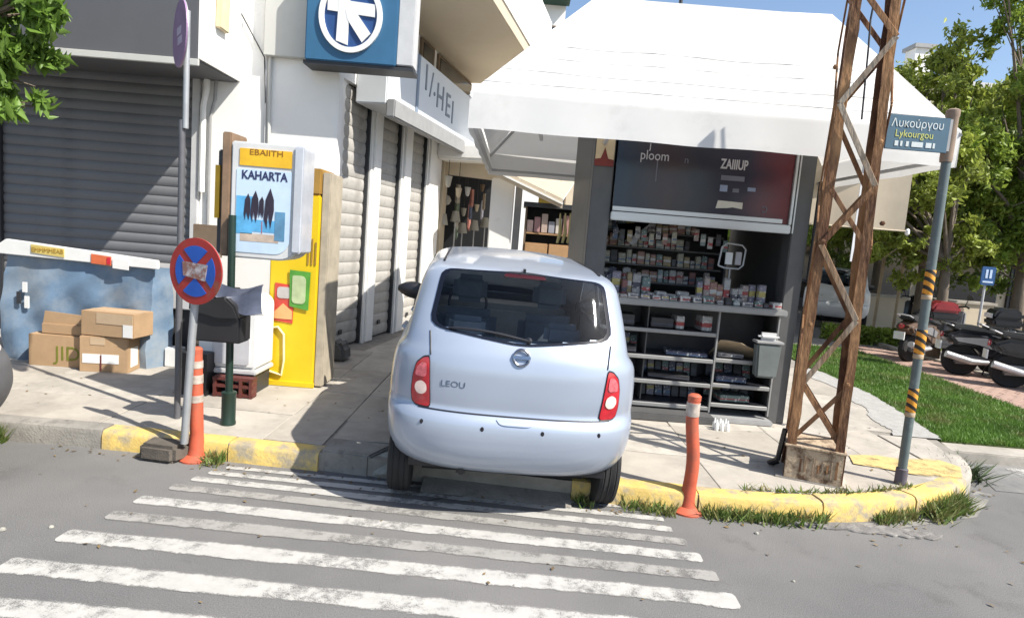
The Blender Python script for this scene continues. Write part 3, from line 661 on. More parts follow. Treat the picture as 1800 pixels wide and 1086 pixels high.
lb = thing('shop_row', 'low dark shop row seen under the tree crowns', 'building', (16, 23, 0))
MB().box(4.8, 34, 22.5, 25.9, 0, 4.6).obj('wall', m_beige, lb)
MB().box(4.8, 34, 21.0, 22.5, 3.1, 3.3).obj('canopy', m_grey, lb)
for k in range(9):
    x = 5.2+k*3.1; f = MB().box(x, x+2.7, 22.4, 22.498, .1, 3.0).obj('shopfront', m_dark, lb); MB().box(x+.1, x+2.6, 22.37, 22.398, .5, 2.8).obj('pane', m_win, f)
bb = thing('street_block', 'beige block closing the street behind the stalls', 'building', (2, 40, 0))
MB().box(1.4, 9, 44, 50, 0, 7).obj('wall', m_beige, bb)
for x in (2, 4, 6): 
    f = MB().box(x, x+1.1, 43.95, 43.998, 3.6, 5.2).obj('window', m_wood, bb); MB().box(x+.1, x+1.0, 43.93, 43.948, 3.7, 5.1).obj('pane', m_win, f)
# ---------------------------------------------------------------- kiosk
m_canvas = mat('white_canvas', (.82, .81, .785), .75, var=.03, scale=2, col2=(.70, .69, .66), thr=.64, soft=.1, wscale=1.3, bump=.1, bscale=12, trans=.3)
m_kpost = mat('kiosk_grey', (.085, .084, .084), .5, var=.12)
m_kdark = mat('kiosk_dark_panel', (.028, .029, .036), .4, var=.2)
m_shelf = mat('shelf_edge_metal', (.27, .27, .265), .5, metal=.3, var=.1)
KX0, KX1, KYF, KYB = .66, 2.76, 6.1, 8.1
K = thing('kiosk', 'street kiosk with a white pyramid awning, dark advert panel and open shelves', 'kiosk', (1.7, 7.1, ZS))
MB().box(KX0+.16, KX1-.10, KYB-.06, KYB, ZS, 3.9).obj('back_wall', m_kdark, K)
MB().box(KX0, KX0+.05, KYF+.15, KYB, ZS, 3.9).obj('side_wall', m_kpost, K); MB().box(KX1-.05, KX1, KYF+.15, KYB, ZS, 3.9).obj('side_wall', m_kpost, K)
MB().box(KX0, KX1, KYF, KYB, 3.9, 3.98).obj('roof', m_lgrey, K)
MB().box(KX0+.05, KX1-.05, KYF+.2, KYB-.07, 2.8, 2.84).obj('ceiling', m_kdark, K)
MB().box(KX0, .855, KYF-.06, KYF+.14, ZS, 3.9).obj('post', m_kpost, K, bevel=.008)
MB().box(KX0+.01, .845, KYF-.068, KYF-.062, 2.52, 2.80).obj('post_plate', mat('cream_plate', (.60, .48, .30), .6), K)
MB().prism([(.665, 2.55), (.72, 2.56), (.755, 2.66), (.79, 2.56), (.845, 2.55), (.845, 2.49), (.665, 2.49)], KYF-.074, KYF-.069, 'y').obj('post_emblem', mat('dark_red_print', (.16, .02, .015), .6), K)
MB().box(2.60, KX1, KYF-.06, KYF+.14, ZS, 3.9).obj('post', m_kpost, K, bevel=.008)
pipe([(2.80, KYF-.1, 2.5), (2.80, KYF-.1, 1.6), (2.84, KYF-.12, 1.45), (2.80, KYF-.1, 1.3), (2.80, KYF-.1, .2)], .022, m_black, 'cable_duct', K)
pipe([(2.86, KYF-.08, 2.45), (2.86, KYF-.08, .2)], .016, m_lgrey, 'cable_duct', K)
# advert panel, a flap frame with dark print
PY = KYF-.10
def panel_mat():
    m = bpy.data.materials.new('advert_print'); m.use_nodes = True; nt = m.node_tree; N = nt.nodes; L = nt.links; b = N['Principled BSDF']
    tc = N.new('ShaderNodeTexCoord'); sp = N.new('ShaderNodeSeparateXYZ'); L.new(tc.outputs['Generated'], sp.inputs[0])
    cr = N.new('ShaderNodeValToRGB'); e = cr.color_ramp.elements
    e[0].position = 0; e[0].color = (.012, .028, .055, 1); e[1].position = 1; e[1].color = (.12, .012, .016, 1)
    for p, c in ((.14, (.02, .022, .035, 1)), (.30, (.035, .020, .024, 1)), (.45, (.012, .012, .022, 1)), (.74, (.018, .014, .03, 1)), (.90, (.085, .012, .02, 1))):
        k = e.new(p); k.color = c
    nz = N.new('ShaderNodeTexNoise'); nz.inputs['Scale'].default_value = 2.5; L.new(tc.outputs['Generated'], nz.inputs['Vector'])
    ad = N.new('ShaderNodeMath'); ad.operation = 'MULTIPLY_ADD'; ad.inputs[1].default_value = .25; L.new(nz.outputs['Fac'], ad.inputs[0]); L.new(sp.outputs[0], ad.inputs[2])
    sb = N.new('ShaderNodeMath'); sb.operation = 'SUBTRACT'; sb.inputs[1].default_value = .125; L.new(ad.outputs[0], sb.inputs[0])
    L.new(sb.outputs[0], cr.inputs[0]); L.new(cr.outputs[0], b.inputs['Base Color']); b.inputs['Roughness'].default_value = .22
    return m
pan = MB().box(.87, 2.53, PY, PY+.03, 2.08, 2.80).obj('advert_panel', panel_mat(), K)
MB().box(.86, 2.56, PY-.03, PY+.05, 1.995, 2.075).obj('panel_frame_bottom', m_alu, K, bevel=.008)
MB().box(.87, 2.48, PY-.012, PY-.001, 2.085, 2.125).obj('panel_rail', m_alu, K, bevel=.003)
MB().box(2.535, 2.56, PY-.03, PY+.05, 2.077, 2.80).obj('panel_frame_side', m_alu, K, bevel=.004)
MB().box(2.575, 2.59, PY-.02, PY+.05, 2.0, 2.80).obj('panel_frame_side', m_alu, K, bevel=.003)
m_print = mat('pale_print', (.42, .40, .41), .5, var=.1); m_print2 = mat('faded_print', (.11, .11, .14), .5)
text('advert_text', 'ploom', .125, face((1.22, PY-.004, 2.615)), m_print, pan, .0015, .85)
text('advert_text', 'n', .09, face((1.52, PY-.004, 2.60)), m_print2, pan, .0015)
text('advert_text', 'j', .10, face((1.17, PY-.004, 2.71)), m_print, pan, .0015)
MB().box(1.245, 1.255, PY-.004, PY-.001, 2.38, 2.58).obj('advert_line', m_print2, pan)
text('advert_text', 'ZAIIIUP', .125, face((1.97, PY-.004, 2.59)), m_print, pan, .0015, .62, bold=.003)
MB().box(1.86, 2.08, PY-.004, PY-.001, 2.445, 2.49).obj('advert_block', m_print2, pan)
for a, b_, z0, z1, mm in ((1.86, 1.93, 2.34, 2.40, mat('pale_blue_print', (.20, .23, .32), .5)), (1.98, 2.04, 2.34, 2.375, m_print2), (2.12, 2.195, 2.36, 2.395, MATS['pale_blue_print'])):
    MB().box(a, b_, PY-.004, PY-.001, z0, z1).obj('advert_block', mm, pan)
MB().prism([(1.84, 2.18), (1.95, 2.19), (2.0, 2.20), (2.09, 2.19), (2.09, 2.25), (1.855, 2.255)], PY-.004, PY-.001, 'y').obj('advert_label', mat('cream_label', (.48, .45, .38), .6), pan)
text('advert_text', 'Ɔ', .08, face((2.30, PY-.004, 2.20)), m_print2, pan, .0015)
# counter, shelves, dividers
MB().box(.86, 2.60, KYF-.22, KYF+.35, 1.215, 1.275).obj('counter', m_shelf, K, bevel=.01)
MB().box(.86, 2.60, KYF+.33, KYF+.36, ZS, 1.21).obj('front_panel', m_kdark, K)
for a, b_, zz in ((.86, 1.985, (.96, .70, .46, .235)), (2.0, 2.56, (.72, .475, .28))):
    for z in zz:
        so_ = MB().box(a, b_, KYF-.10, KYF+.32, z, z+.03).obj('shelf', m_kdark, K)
        MB().box(a, b_, KYF-.125, KYF-.101, z-.003, z+.035).obj('shelf_edge', m_shelf, so_, bevel=.004, seg=1)
for x in (1.985, 2.56): MB().box(x, x+.016, KYF-.128, KYF-.09, ZS+.08, 1.21).obj('divider', m_shelf, K)
for x in (1.33,): MB().box(x, x+.012, KYF-.02, KYF+.32, .27, 1.21).obj('divider', m_kpost, K)
MB().box(.86, 2.0, KYF-.32, KYF+.33, ZS, .215).obj('plinth', m_kpost, K, bevel=.01)
MB().box(2.0, 2.6, KYF-.20, KYF+.33, ZS, .19).obj('plinth', m_grey, K, bevel=.01)
# awning: valance on four sides and four sloping faces up to the roof edge
AX0, AX1, AY0, AY1, AZ0, AZ1 = -.48, 3.53, 5.25, 8.95, 2.61, 2.90
TX0, TX1, TY0, TY1, TZ = .56, 2.72, 6.05, 8.15, 4.02
aw = MB(); NS = 8
def quadgrid(b, p00, p10, p11, p01, nu=24, nv=10, sag=.022, wav=.006):
    p00, p10, p11, p01 = map(Vector, (p00, p10, p11, p01)); G = []
    nrm = (p10-p00).cross(p01-p00).normalized()
    for i in range(nu+1):
        row = []
        for j in range(nv+1):
            u, v = i/nu, j/nv
            p = p00.lerp(p10, u).lerp(p01.lerp(p11, u), v)
            k = 1-abs(math.sin(v*math.pi*5))**.5
            p = p-nrm*(sag*k*math.sin(u*math.pi))+nrm*wav*math.sin(u*17+v*3)*math.sin(v*math.pi)
            row.append(p)
        G.append(row)
    b.grid(G)
quadgrid(aw, (AX0, AY0, AZ1), (AX1, AY0, AZ1), (TX1, TY0, TZ), (TX0, TY0, TZ), 40, 32)
quadgrid(aw, (AX1, AY0, AZ1), (AX1, AY1, AZ1), (TX1, TY1, TZ), (TX1, TY0, TZ))
quadgrid(aw, (AX1, AY1, AZ1), (AX0, AY1, AZ1), (TX0, TY1, TZ), (TX1, TY1, TZ))
quadgrid(aw, (AX0, AY1, AZ1), (AX0, AY0, AZ1), (TX0, TY0, TZ), (TX0, TY1, TZ))
awo = aw.obj('awning', m_canvas, K, smooth=True)
MB().box(TX0, TX1, TY0, TY1, TZ-.03, TZ-.012).obj('awning_top', m_canvas, K)
m_seam = mat('canvas_seam', (.70, .70, .70), .8)
for v in (.10, .22, .34, .46):
    a_ = Vector((AX0, AY0, AZ1)).lerp(Vector((TX0, TY0, TZ)), v); b_ = Vector((AX1, AY0, AZ1)).lerp(Vector((TX1, TY0, TZ)), v)
    MB().tube([a_.lerp(b_, t/20)+Vector((0, -.004, .004-.004*math.sin(t*.9))) for t in range(21)], .0035, 5).obj('canvas_seam', m_seam, awo, smooth=True)
def valance(a, b):
    a, b = Vector(a), Vector(b); G = []; n = (b-a).cross(Vector((0, 0, 1))).normalized()
    for i in range(41):
        p = a.lerp(b, i/40); o = n*.006*math.sin(i*.9)
        G.append([p+Vector((0, 0, AZ1)), p+o*.5+Vector((0, 0, (AZ0+AZ1)/2)), p+o+Vector((0, 0, AZ0+.004*math.sin(i*.6)))])
    MB().grid(G).obj('valance', m_canvas, awo, smooth=True)
valance((AX0, AY0, 0), (AX1, AY0, 0)); valance((AX1, AY0, 0), (AX1, AY1, 0)); valance((AX1, AY1, 0), (AX0, AY1, 0)); valance((AX0, AY1, 0), (AX0, AY0, 0))
for y in (AY0+.02, AY1-.02): MB().box(AX0+.02, AX1-.02, y-.015, y+.015, AZ0+.05, AZ0+.08).obj('awning_frame', m_lgrey, awo)
for x in (AX0+.03, AX1-.03): MB().box(x-.015, x+.015, AY0+.04, AY1-.04, AZ0+.05, AZ0+.08).obj('awning_frame', m_lgrey, awo)
for x, y, x2, y2 in ((AX0, AY0, TX0, TY0), (AX1, AY0, TX1, TY0), (AX0, AY1, TX0, TY1), (AX1, AY1, TX1, TY1)):
    MB().bar((x, y, AZ1-.04), (x2, y2, TZ-.06), .025, .025).obj('awning_frame', m_lgrey, awo)
for x in (.1, .7): MB().bar((x, AY0+.05, AZ0+.08), (x+.05, KYF, 2.7), .03, .03).obj('awning_arm', m_lgrey, awo)
MB().box(2.80, 2.865, 5.30, 5.306, 1.78, 2.9).obj('awning_strap', mat('white_post', (.62, .63, .64), .5), awo)
c0, c1 = Vector((2.9, 7.62, 0)), Vector((4.55, 7.5, 0))
G = []
for i in range(21):
    p = c0.lerp(c1, i/20); o = .02*math.sin(i*.8)
    G.append([Vector((p.x, p.y, 2.98)), Vector((p.x, p.y+o*.5, 2.6)), Vector((p.x, p.y+o, 2.21))])
MB().grid(G).obj('side_curtain', mat('beige_curtain', (.50, .43, .33), .85, var=.06, trans=.3), awo, smooth=True)
MB().tube([(2.9, 7.62, 2.2), (4.58, 7.5, 2.2)], .010, 6).obj('curtain_bar', m_beige, awo)
MB().tube([(AX1, 7.5, AZ0+.07), (4.62, 7.5, 3.0)], .02, 6).obj('curtain_arm', m_lgrey, awo)
MB().lathe([(.01, 2.15), (.025, 2.17), (.025, 2.21), (.01, 2.23)], 10, c=(4.59, 7.5)).obj('curtain_knob', m_signw, awo)
ant = thing('roof_aerial', 'small dark aerial bracket on top of the kiosk awning', 'aerial', (1.42, 6.5, TZ-.012))
MB().box(1.34, 1.50, 6.45, 6.6, TZ-.012, TZ+.06).obj('foot', m_dark, ant); MB().tube([(1.42, 6.5, TZ+.05), (1.42, 6.5, TZ+.9)], .02, 6).obj('mast', m_dark, ant)
MB().bar((1.30, 6.5, TZ+.2), (1.54, 6.5, TZ+.28), .03, .03).obj('arm', m_dark, ant)

# goods: on the counter, behind it and on the shelves
pk_cols = [(.55, .52, .5), (.4, .08, .06), (.55, .40, .35), (.10, .12, .25), (.6, .6, .58), (.15, .3, .28), (.5, .35, .12), (.05, .05, .06), (.35, .3, .45), (.55, .2, .15), (.3, .45, .45), (.6, .55, .35)]
CN = ['white', 'red', 'pink', 'navy', 'pale grey', 'teal', 'ochre', 'black', 'lilac', 'orange red', 'pale teal', 'cream']
ORD = ['first', 'second', 'third', 'fourth', 'fifth', 'sixth', 'seventh', 'eighth', 'ninth', 'tenth', 'eleventh', 'twelfth', 'thirteenth', 'fourteenth', 'fifteenth', 'sixteenth', 'seventeenth', 'eighteenth', 'nineteenth', 'twentieth', 'twenty first', 'twenty second', 'twenty third', 'twenty fourth', 'twenty fifth']
_pc = {}
def print_mat(i, c):
    m = bpy.data.materials.new('packet_print_%d' % i); m.use_nodes = True; nt = m.node_tree; N = nt.nodes; L = nt.links; b = N['Principled BSDF']
    q = random.Random(i*3+1); g = sum(c)/3; A = tuple(.55*(.6*v+.4*g) for v in c); Bc = q.choice([(.45, .44, .42), (.05, .05, .07), (.30, .05, .05), (.40, .33, .10), (.06, .12, .22)])
    tc = N.new('ShaderNodeTexCoord'); sp = N.new('ShaderNodeSeparateXYZ'); L.new(tc.outputs['Generated'], sp.inputs[0])
    r = N.new('ShaderNodeValToRGB'); r.color_ramp.interpolation = 'CONSTANT'; e = r.color_ramp.elements
    p0 = q.uniform(.15, .5); e[0].color = (*A, 1); e[1].position = p0; e[1].color = (*Bc, 1); k = e.new(p0+q.uniform(.12, .3)); k.color = (*A, 1); k = e.new(.92); k.color = (*[v*.6 for v in A], 1)
    L.new(sp.outputs[2], r.inputs[0])
    br = N.new('ShaderNodeTexNoise'); br.inputs['Scale'].default_value = 38; br.inputs['Detail'].default_value = 1; L.new(tc.outputs['Object'], br.inputs['Vector'])
    r2 = N.new('ShaderNodeValToRGB'); f = r2.color_ramp.elements; f[0].position = .61; f[1].position = .65; f[0].color = (0, 0, 0, 1); f[1].color = (1, 1, 1, 1); L.new(br.outputs['Fac'], r2.inputs[0])
    mx = N.new('ShaderNodeMix'); mx.data_type = 'RGBA'; L.new(r2.outputs[0], mx.inputs['Factor']); L.new(r.outputs[0], mx.inputs['A']); mx.inputs['B'].default_value = (*q.choice([(.5, .5, .48), (.03, .03, .04), (.42, .3, .1)]), 1)
    L.new(mx.outputs['Result'], b.inputs['Base Color']); b.inputs['Roughness'].default_value = .4
    return m
pk_m = [print_mat(i, c) for i, c in enumerate(pk_cols)]
pr_ = random.Random(21)
def packet(x0, x1, y, z, h, d, label, group, k=None, tilt=0.0):
    T = Matrix.Translation(((x0+x1)/2, y, z)) @ Matrix.Rotation(pr_.uniform(-.15, .15), 4, 'Z') @ Matrix.Rotation(tilt, 4, 'X')
    w_ = (x1-x0)/2; k = k if k is not None else pr_.randrange(len(pk_m))
    if '%s' in label: _pc[label] = _pc.get(label, -1)+1; label = label % (ORD[_pc[label]], CN[k])
    me = MB().box(-w_, w_, -d/2, d/2, 0, h).mesh('packet', pk_m[k], bevel=min(.006, d*.2), seg=1)
    return meta(inst('packet', me, T), label, 'packet', group)
x = .90
while x < 1.30:
    w_ = pr_.uniform(.045, .085); packet(x, x+w_, KYF+pr_.uniform(.02, .15), 1.276, pr_.uniform(.12, .24), .06, '%s packet from the left on the kiosk counter, %s', 'packets at the left end of the counter'); x += w_+.006
x = 1.30
while x < 1.78:
    w_ = pr_.uniform(.07, .12); packet(x, x+w_, KYF-.02+pr_.uniform(0, .06), 1.276, pr_.uniform(.05, .10), .1, '%s low packet in the middle of the kiosk counter, %s', 'packets in the middle of the counter', pr_.choice([0, 4, 10, 8])); x += w_+.01
x = 1.80
while x < 2.46:
    w_ = pr_.uniform(.04, .075); packet(x, x+w_, KYF+.05+pr_.uniform(0, .1), 1.276, pr_.uniform(.14, .27), .06, '%s upright packet in the right counter row, %s', 'packets at the right end of the counter', pr_.choice([0, 2, 4, 8, 9, 1, 11])); x += w_+.006
for row, z in enumerate((1.40, 1.58, 1.76, 1.93)):
    MB().box(KX0+.06, 2.2, 6.75, 7.1, z-.015, z).obj('inner_shelf', m_kpost, K)
    x = .93
    while x < (2.12 if row < 2 else 1.85):
        w_ = pr_.uniform(.045, .085); packet(x, x+w_, 6.80, z, pr_.uniform(.08, .155), .05, '%s packet from the left on the '+['lowest', 'second', 'third', 'upper'][row]+' inner kiosk shelf, %s', 'packets on the inner kiosk shelves'); x += w_+.008
for k, (x0, x1, z, h) in enumerate(((.95, 1.2, 1.0, .11), (1.36, 1.58, 1.0, .10), (1.6, 1.68, 1.0, .13), (1.85, 1.95, 1.0, .15), (.95, 1.25, .74, .06), (1.55, 1.95, .74, .04), (2.05, 2.3, .76, .04), (2.05, 2.35, .515, .06), (1.40, 1.8, .50, .05), (2.1, 2.4, .32, .07))):
    packet(x0, x1, KYF+.05, z, h, .2, ['striped box on the top left shelf of the kiosk front', 'grey box in the middle of the top left shelf', 'slim white carton on the top left shelf', 'white carton beside the shelf divider', 'flat stack on the second left shelf', 'flat pale stack by the divider, second shelf', 'flat pale magazine on the top right shelf', 'flat stack on the middle right shelf', 'flat newspapers on the third left shelf', 'pale bundle on the lowest right shelf'][k], 'items on the kiosk front shelves', [7, 7, 4, 4, 7, 3, 0, 3, 7, 5][k])
# a second row along the counter front, hanging sachets under the panel, and magazines standing in the bays
x = .92
while x < 2.48:
    w_ = pr_.uniform(.05, .11); packet(x, x+w_, KYF-.10, 1.276, pr_.uniform(.025, .075), .08, '%s flat packet from the left along the counter front, %s', 'flat packets along the counter front', pr_.choice([0, 4, 10, 3, 7, 8, 5])); x += w_+pr_.uniform(.004, .03)
for k in range(16):
    x = .95+k*.075+pr_.uniform(-.01, .01)
    if 1.62 < x < 1.74: continue
    packet(x, x+.05, KYF+.30, 1.99-.12-pr_.uniform(0, .10), .12, .012, '%s sachet from the left hanging inside the kiosk window, %s', 'sachets hanging inside the kiosk')
for bay, (xa, xb, z, n_) in enumerate(((.92, 1.31, .735, 5), (1.36, 1.95, .495, 8), (2.03, 2.5, .515, 5), (.92, 1.31, .27, 5), (1.36, 1.96, .27, 7), (2.03, 2.5, .315, 5))):
    for k in range(n_):
        x = xa+(xb-xa)*k/n_; packet(x, x+(xb-xa)/n_*.86, KYF+.22, z, pr_.uniform(.13, .17), .012, '%s magazine from the left in the '+['upper left', 'middle', 'right middle', 'low left', 'low middle', 'low right'][bay]+' shelf bay, %s', 'magazines standing in the kiosk bays', pr_.choice([3, 7, 7, 5, 3, 8]), -.2)
pap = MB(); G = [[Vector((2.03+.5*i/12, KYF-.10+.1*j, .92+.05*math.sin(i/12*5+1)*(1 if i > 5 else .3)-.06*j)) for j in range(4)] for i in range(13)]
meta(pap.grid(G).obj('brown_paper', mat('kraft_paper', (.42, .33, .22), .8), None, smooth=True, solid=.004), 'curled brown paper sheet under the counter, right bay', 'paper')
tb = thing('plastic_tub', 'clear whitish plastic tub hanging at the right end of the kiosk shelves', 'tub', (2.45, 5.93, .62))
MB().prism([(2.36, .62), (2.56, .62), (2.58, .95), (2.34, .95)], 5.86, 5.97, 'y').obj('tub', mat('milky_plastic', (.20, .225, .22), .3, trans=.3), tb, bevel=.02)
MB().box(2.33, 2.59, 5.85, 5.978, .95, .975).obj('rim', m_grey, tb, bevel=.006); MB().box(2.36, 2.56, 5.88, 5.96, .976, 1.05).obj('bag', m_lgrey, tb, bevel=.03)
hs = thing('card_stand', 'small oval framed card stand in the dark kiosk window', 'stand', (2.18, 6.4, 1.28))
MB().tube([(2.18, 6.4, 1.28), (2.18, 6.4, 1.62)], .008, 6).obj('stem', m_lgrey, hs)
pts = [(2.05, 6.38, 1.64), (2.07, 6.38, 1.83), (2.12, 6.38, 1.87), (2.27, 6.38, 1.86), (2.31, 6.38, 1.82), (2.30, 6.38, 1.66), (2.26, 6.38, 1.62), (2.12, 6.38, 1.62), (2.05, 6.38, 1.64)]
MB().tube(pts, .009, 6).obj('frame', m_lgrey, hs, smooth=True); MB().box(2.11, 2.18, 6.36, 6.375, 1.66, 1.78).obj('card', m_signw, hs); MB().box(2.21, 2.27, 6.36, 6.375, 1.66, 1.79).obj('card', m_print, hs)
mag = MB(); mag.prism([(1.0, 1.98), (1.17, 1.93), (1.10, 1.80), (1.30, 2.02), (1.36, 2.02), (1.22, 1.80), (1.17, 1.78), (1.02, 1.90)], 6.5, 6.52, 'y')
meta(mag.obj('hanging_mask', mat('pale_bag', (.35, .36, .38), .6), None, fix=True), 'pale strap bag hanging behind the kiosk panel at left', 'bag')
for k in range(6):
    T = Matrix.Translation((1.97+.05*(k % 3), 5.70-.06*(k//3), ZS))
    meta(inst('water_bottle', MB().lathe([(.018, 0), (.02, .01), (.02, .06), (.008, .08), (.008, .095), (.004, .1)], 10).mesh('water_bottle', m_signw, smooth=True), T), ['back left', 'back middle', 'back right', 'front left', 'front middle', 'front right'][k]+' small white bottle by the kiosk plinth', 'bottle', 'bottles by the kiosk plinth')
# ---------------------------------------------------------------- hatchback car (local: x right, y forward from the rear bumper, z up)
def interp(tab):
    zs = np.array([a for a, _ in tab]); vs_ = np.array([b for _, b in tab], float)
    h = np.diff(zs); dl = np.diff(vs_)/h; m = np.zeros(len(zs)); m[0] = dl[0]; m[-1] = dl[-1]
    for i in range(1, len(zs)-1): m[i] = 0 if dl[i-1]*dl[i] <= 0 else 2*dl[i-1]*dl[i]/(dl[i-1]+dl[i])
    def f(z):
        z = min(max(z, zs[0]), zs[-1]); i = min(int(np.searchsorted(zs, z, 'right'))-1, len(zs)-2); t = (z-zs[i])/h[i]
        return float((2*t**3-3*t*t+1)*vs_[i]+(t**3-2*t*t+t)*h[i]*m[i]+(-2*t**3+3*t*t)*vs_[i+1]+(t**3-t*t)*h[i]*m[i+1])
    return f
cw = interp([(.27, .685), (.30, .735), (.36, .775), (.46, .80), (.58, .81), (.72, .813), (.86, .808), (.95, .795), (1.00, .772), (1.04, .738), (1.09, .722), (1.26, .692), (1.40, .662), (1.48, .632), (1.525, .59), (1.555, .52), (1.575, .40), (1.59, .20), (1.595, .05)])
crr = interp([(.27, .16), (.30, .10), (.36, .05), (.46, .012), (.56, 0), (.63, .012), (.665, .045), (.69, .062), (.78, .058), (.90, .062), (1.0, .085), (1.06, .115), (1.15, .17), (1.32, .29), (1.46, .385), (1.515, .425), (1.54, .56), (1.565, .85), (1.582, 1.2), (1.592, 1.5), (1.595, 1.62)])
cfr = interp([(.27, 3.60), (.36, 3.68), (.50, 3.72), (.62, 3.70), (.74, 3.60), (.83, 3.42), (.91, 3.18), (.97, 2.93), (1.02, 2.80), (1.12, 2.62), (1.28, 2.38), (1.44, 2.12), (1.51, 1.98), (1.55, 1.87), (1.58, 1.76), (1.592, 1.69), (1.595, 1.66)])
cLr = interp([(.27, .44), (.9, .42), (1.02, .34), (1.12, .28), (1.45, .24), (1.52, .26), (1.56, .18), (1.595, .02)])
cLf = interp([(.27, .75), (.8, .75), (1.0, .55), (1.45, .40), (1.53, .25), (1.595, .02)])
PR = 2.9
def rear_y(x, z):
    q = min(abs(x)/cw(z), 1.0); return crr(z)+cLr(z)*(1-(1-q**PR)**(1/PR))
def front_y(x, z):
    q = min(abs(x)/cw(z), 1.0); return cfr(z)-cLf(z)*(1-(1-q**PR)**(1/PR))
def side_x(y, z):
    r, L = crr(z), cLr(z); f_, Lf = cfr(z), cLf(z)
    if y < r+L: q = max(0., 1-(y-r)/L)
    elif y > f_-Lf: q = max(0., 1-(f_-y)/Lf)
    else: return cw(z)
    q = min(q, 1.); return cw(z)*(1-q**PR)**(1/PR)
def outline(z):
    w_, r, L, f_, Lf = cw(z), crr(z), cLr(z), cfr(z), cLf(z); P = []
    NA, NSd, NF = 56, 26, 40
    for i in range(NA):                         # rear arc, right to left
        t = math.pi*i/NA; c, s_ = math.cos(t), math.sin(t)
        P.append((w_*math.copysign(abs(c)**(2/PR), c), r+L*(1-abs(s_)**(2/PR)), z))
    for i in range(NSd): P.append((-w_, (r+L)+((f_-Lf)-(r+L))*i/NSd, z))
    for i in range(NF):
        t = math.pi*i/NF; c, s_ = -math.cos(t), math.sin(t)
        P.append((w_*math.copysign(abs(c)**(2/PR), c), f_-Lf*(1-abs(s_)**(2/PR)), z))
    for i in range(NSd): P.append((w_, (f_-Lf)+((r+L)-(f_-Lf))*i/NSd, z))
    return P
def smooth_poly(pts, n=72, rad=.35):
    # resample a closed polygon, rounding its corners a little
    P = np.array(pts, float); Q = []
    m = len(P)
    for i in range(m):
        a, b, c = P[i-1], P[i], P[(i+1) % m]; p, q = b+(a-b)*rad, b+(c-b)*rad
        for t in np.linspace(0, 1, 9): Q.append((1-t)**2*p+2*t*(1-t)*b+t*t*q)
    Q = np.array(Q); d = np.r_[0, np.cumsum(np.linalg.norm(np.diff(np.r_[Q, Q[:1]], axis=0), axis=1))]
    s_ = np.linspace(0, d[-1], n, endpoint=False); R_ = np.r_[Q, Q[:1]]
    return np.stack([np.interp(s_, d, R_[:, 0]), np.interp(s_, d, R_[:, 1])], 1)
def patch(poly, lift, off, s0=0.0, s1=1.0, rings=9):
    # a piece of skin inside a closed outline, lifted onto the body
    c = poly.mean(0); b = MB(); n = len(poly); V = []; F = []
    ss = np.linspace(s0, s1, rings)
    for s_ in ss:
        for p in poly: V.append(lift(*(c+(p-c)*s_), off))
    for i in range(len(ss)-1):
        for k in range(n): F.append((i*n+k, i*n+(k+1) % n, (i+1)*n+(k+1) % n, (i+1)*n+k))
    b._add(V, F); return b
def lift_rear(x, z, o): return Vector((x, rear_y(x, z)-o, z+o*.25))
def lift_front(x, z, o): return Vector((x, front_y(x, z)+o, z+o*.3))
def lift_side(sg): return lambda y, z, o: Vector((sg*(side_x(y, z)+o), y, z))
G_REAR = smooth_poly([(-.585, 1.150), (0, 1.085), (.585, 1.150), (.535, 1.498), (0, 1.528), (-.535, 1.498)], 80, .17)
G_WS = smooth_poly([(-.66, 1.05), (0, 1.02), (.66, 1.05), (.50, 1.46), (0, 1.49), (-.50, 1.46)], 80, .2)
SIDE1 = smooth_poly([(.62, 1.10), (1.28, 1.04), (1.26, 1.46), (.90, 1.44)], 60, .25)
SIDE2 = smooth_poly([(1.36, 1.04), (2.42, 1.02), (1.95, 1.45), (1.34, 1.47)], 60, .2)
def inpoly(p, poly, k=1.0):
    c = poly.mean(0); q = c+(np.array(p)-c)/k; return inside(tuple(q), [tuple(a) for a in poly])
m_paint = mat('silver_blue_paint', (.36, .41, .50), .36, metal=.35, var=.02, scale=3, coat=.7)
m_tyre = mat('tyre_rubber', (.018, .018, .019), .85, var=.2, bump=.3, bscale=90)
m_rim = mat('wheel_rim', (.45, .46, .48), .35, metal=.8, var=.1)
m_trim = mat('trim_black', (.012, .012, .016), .4, var=.1)
m_seal = mat('glass_seal_black', (.006, .007, .012), .12, var=.05, spec=.6)
m_gtint = glass_mat('tinted_glass', (.86, .90, .92)); m_gclear = glass_mat('clear_glass', (.93, .95, .95))
m_red = mat('lamp_red', (.42, .008, .018), .12, var=.25, scale=16, spec=.8, coat=.6)
m_redd = mat('lamp_dark_red', (.045, .006, .008), .15, var=.2, scale=12)
m_lclear = mat('lamp_clear', (.80, .62, .54), .12, var=.2, scale=14, coat=.5)
m_lpink = mat('lamp_pink', (.55, .12, .14), .15, var=.4, scale=40, coat=.5)
m_chrome = mat('chrome', (.32, .34, .38), .15, metal=1, var=.1, scale=20)
m_seat = mat('seat_fabric', (.10, .125, .16), .9, var=.15)
m_int = mat('cabin_plastic', (.22, .22, .215), .7, var=.1)
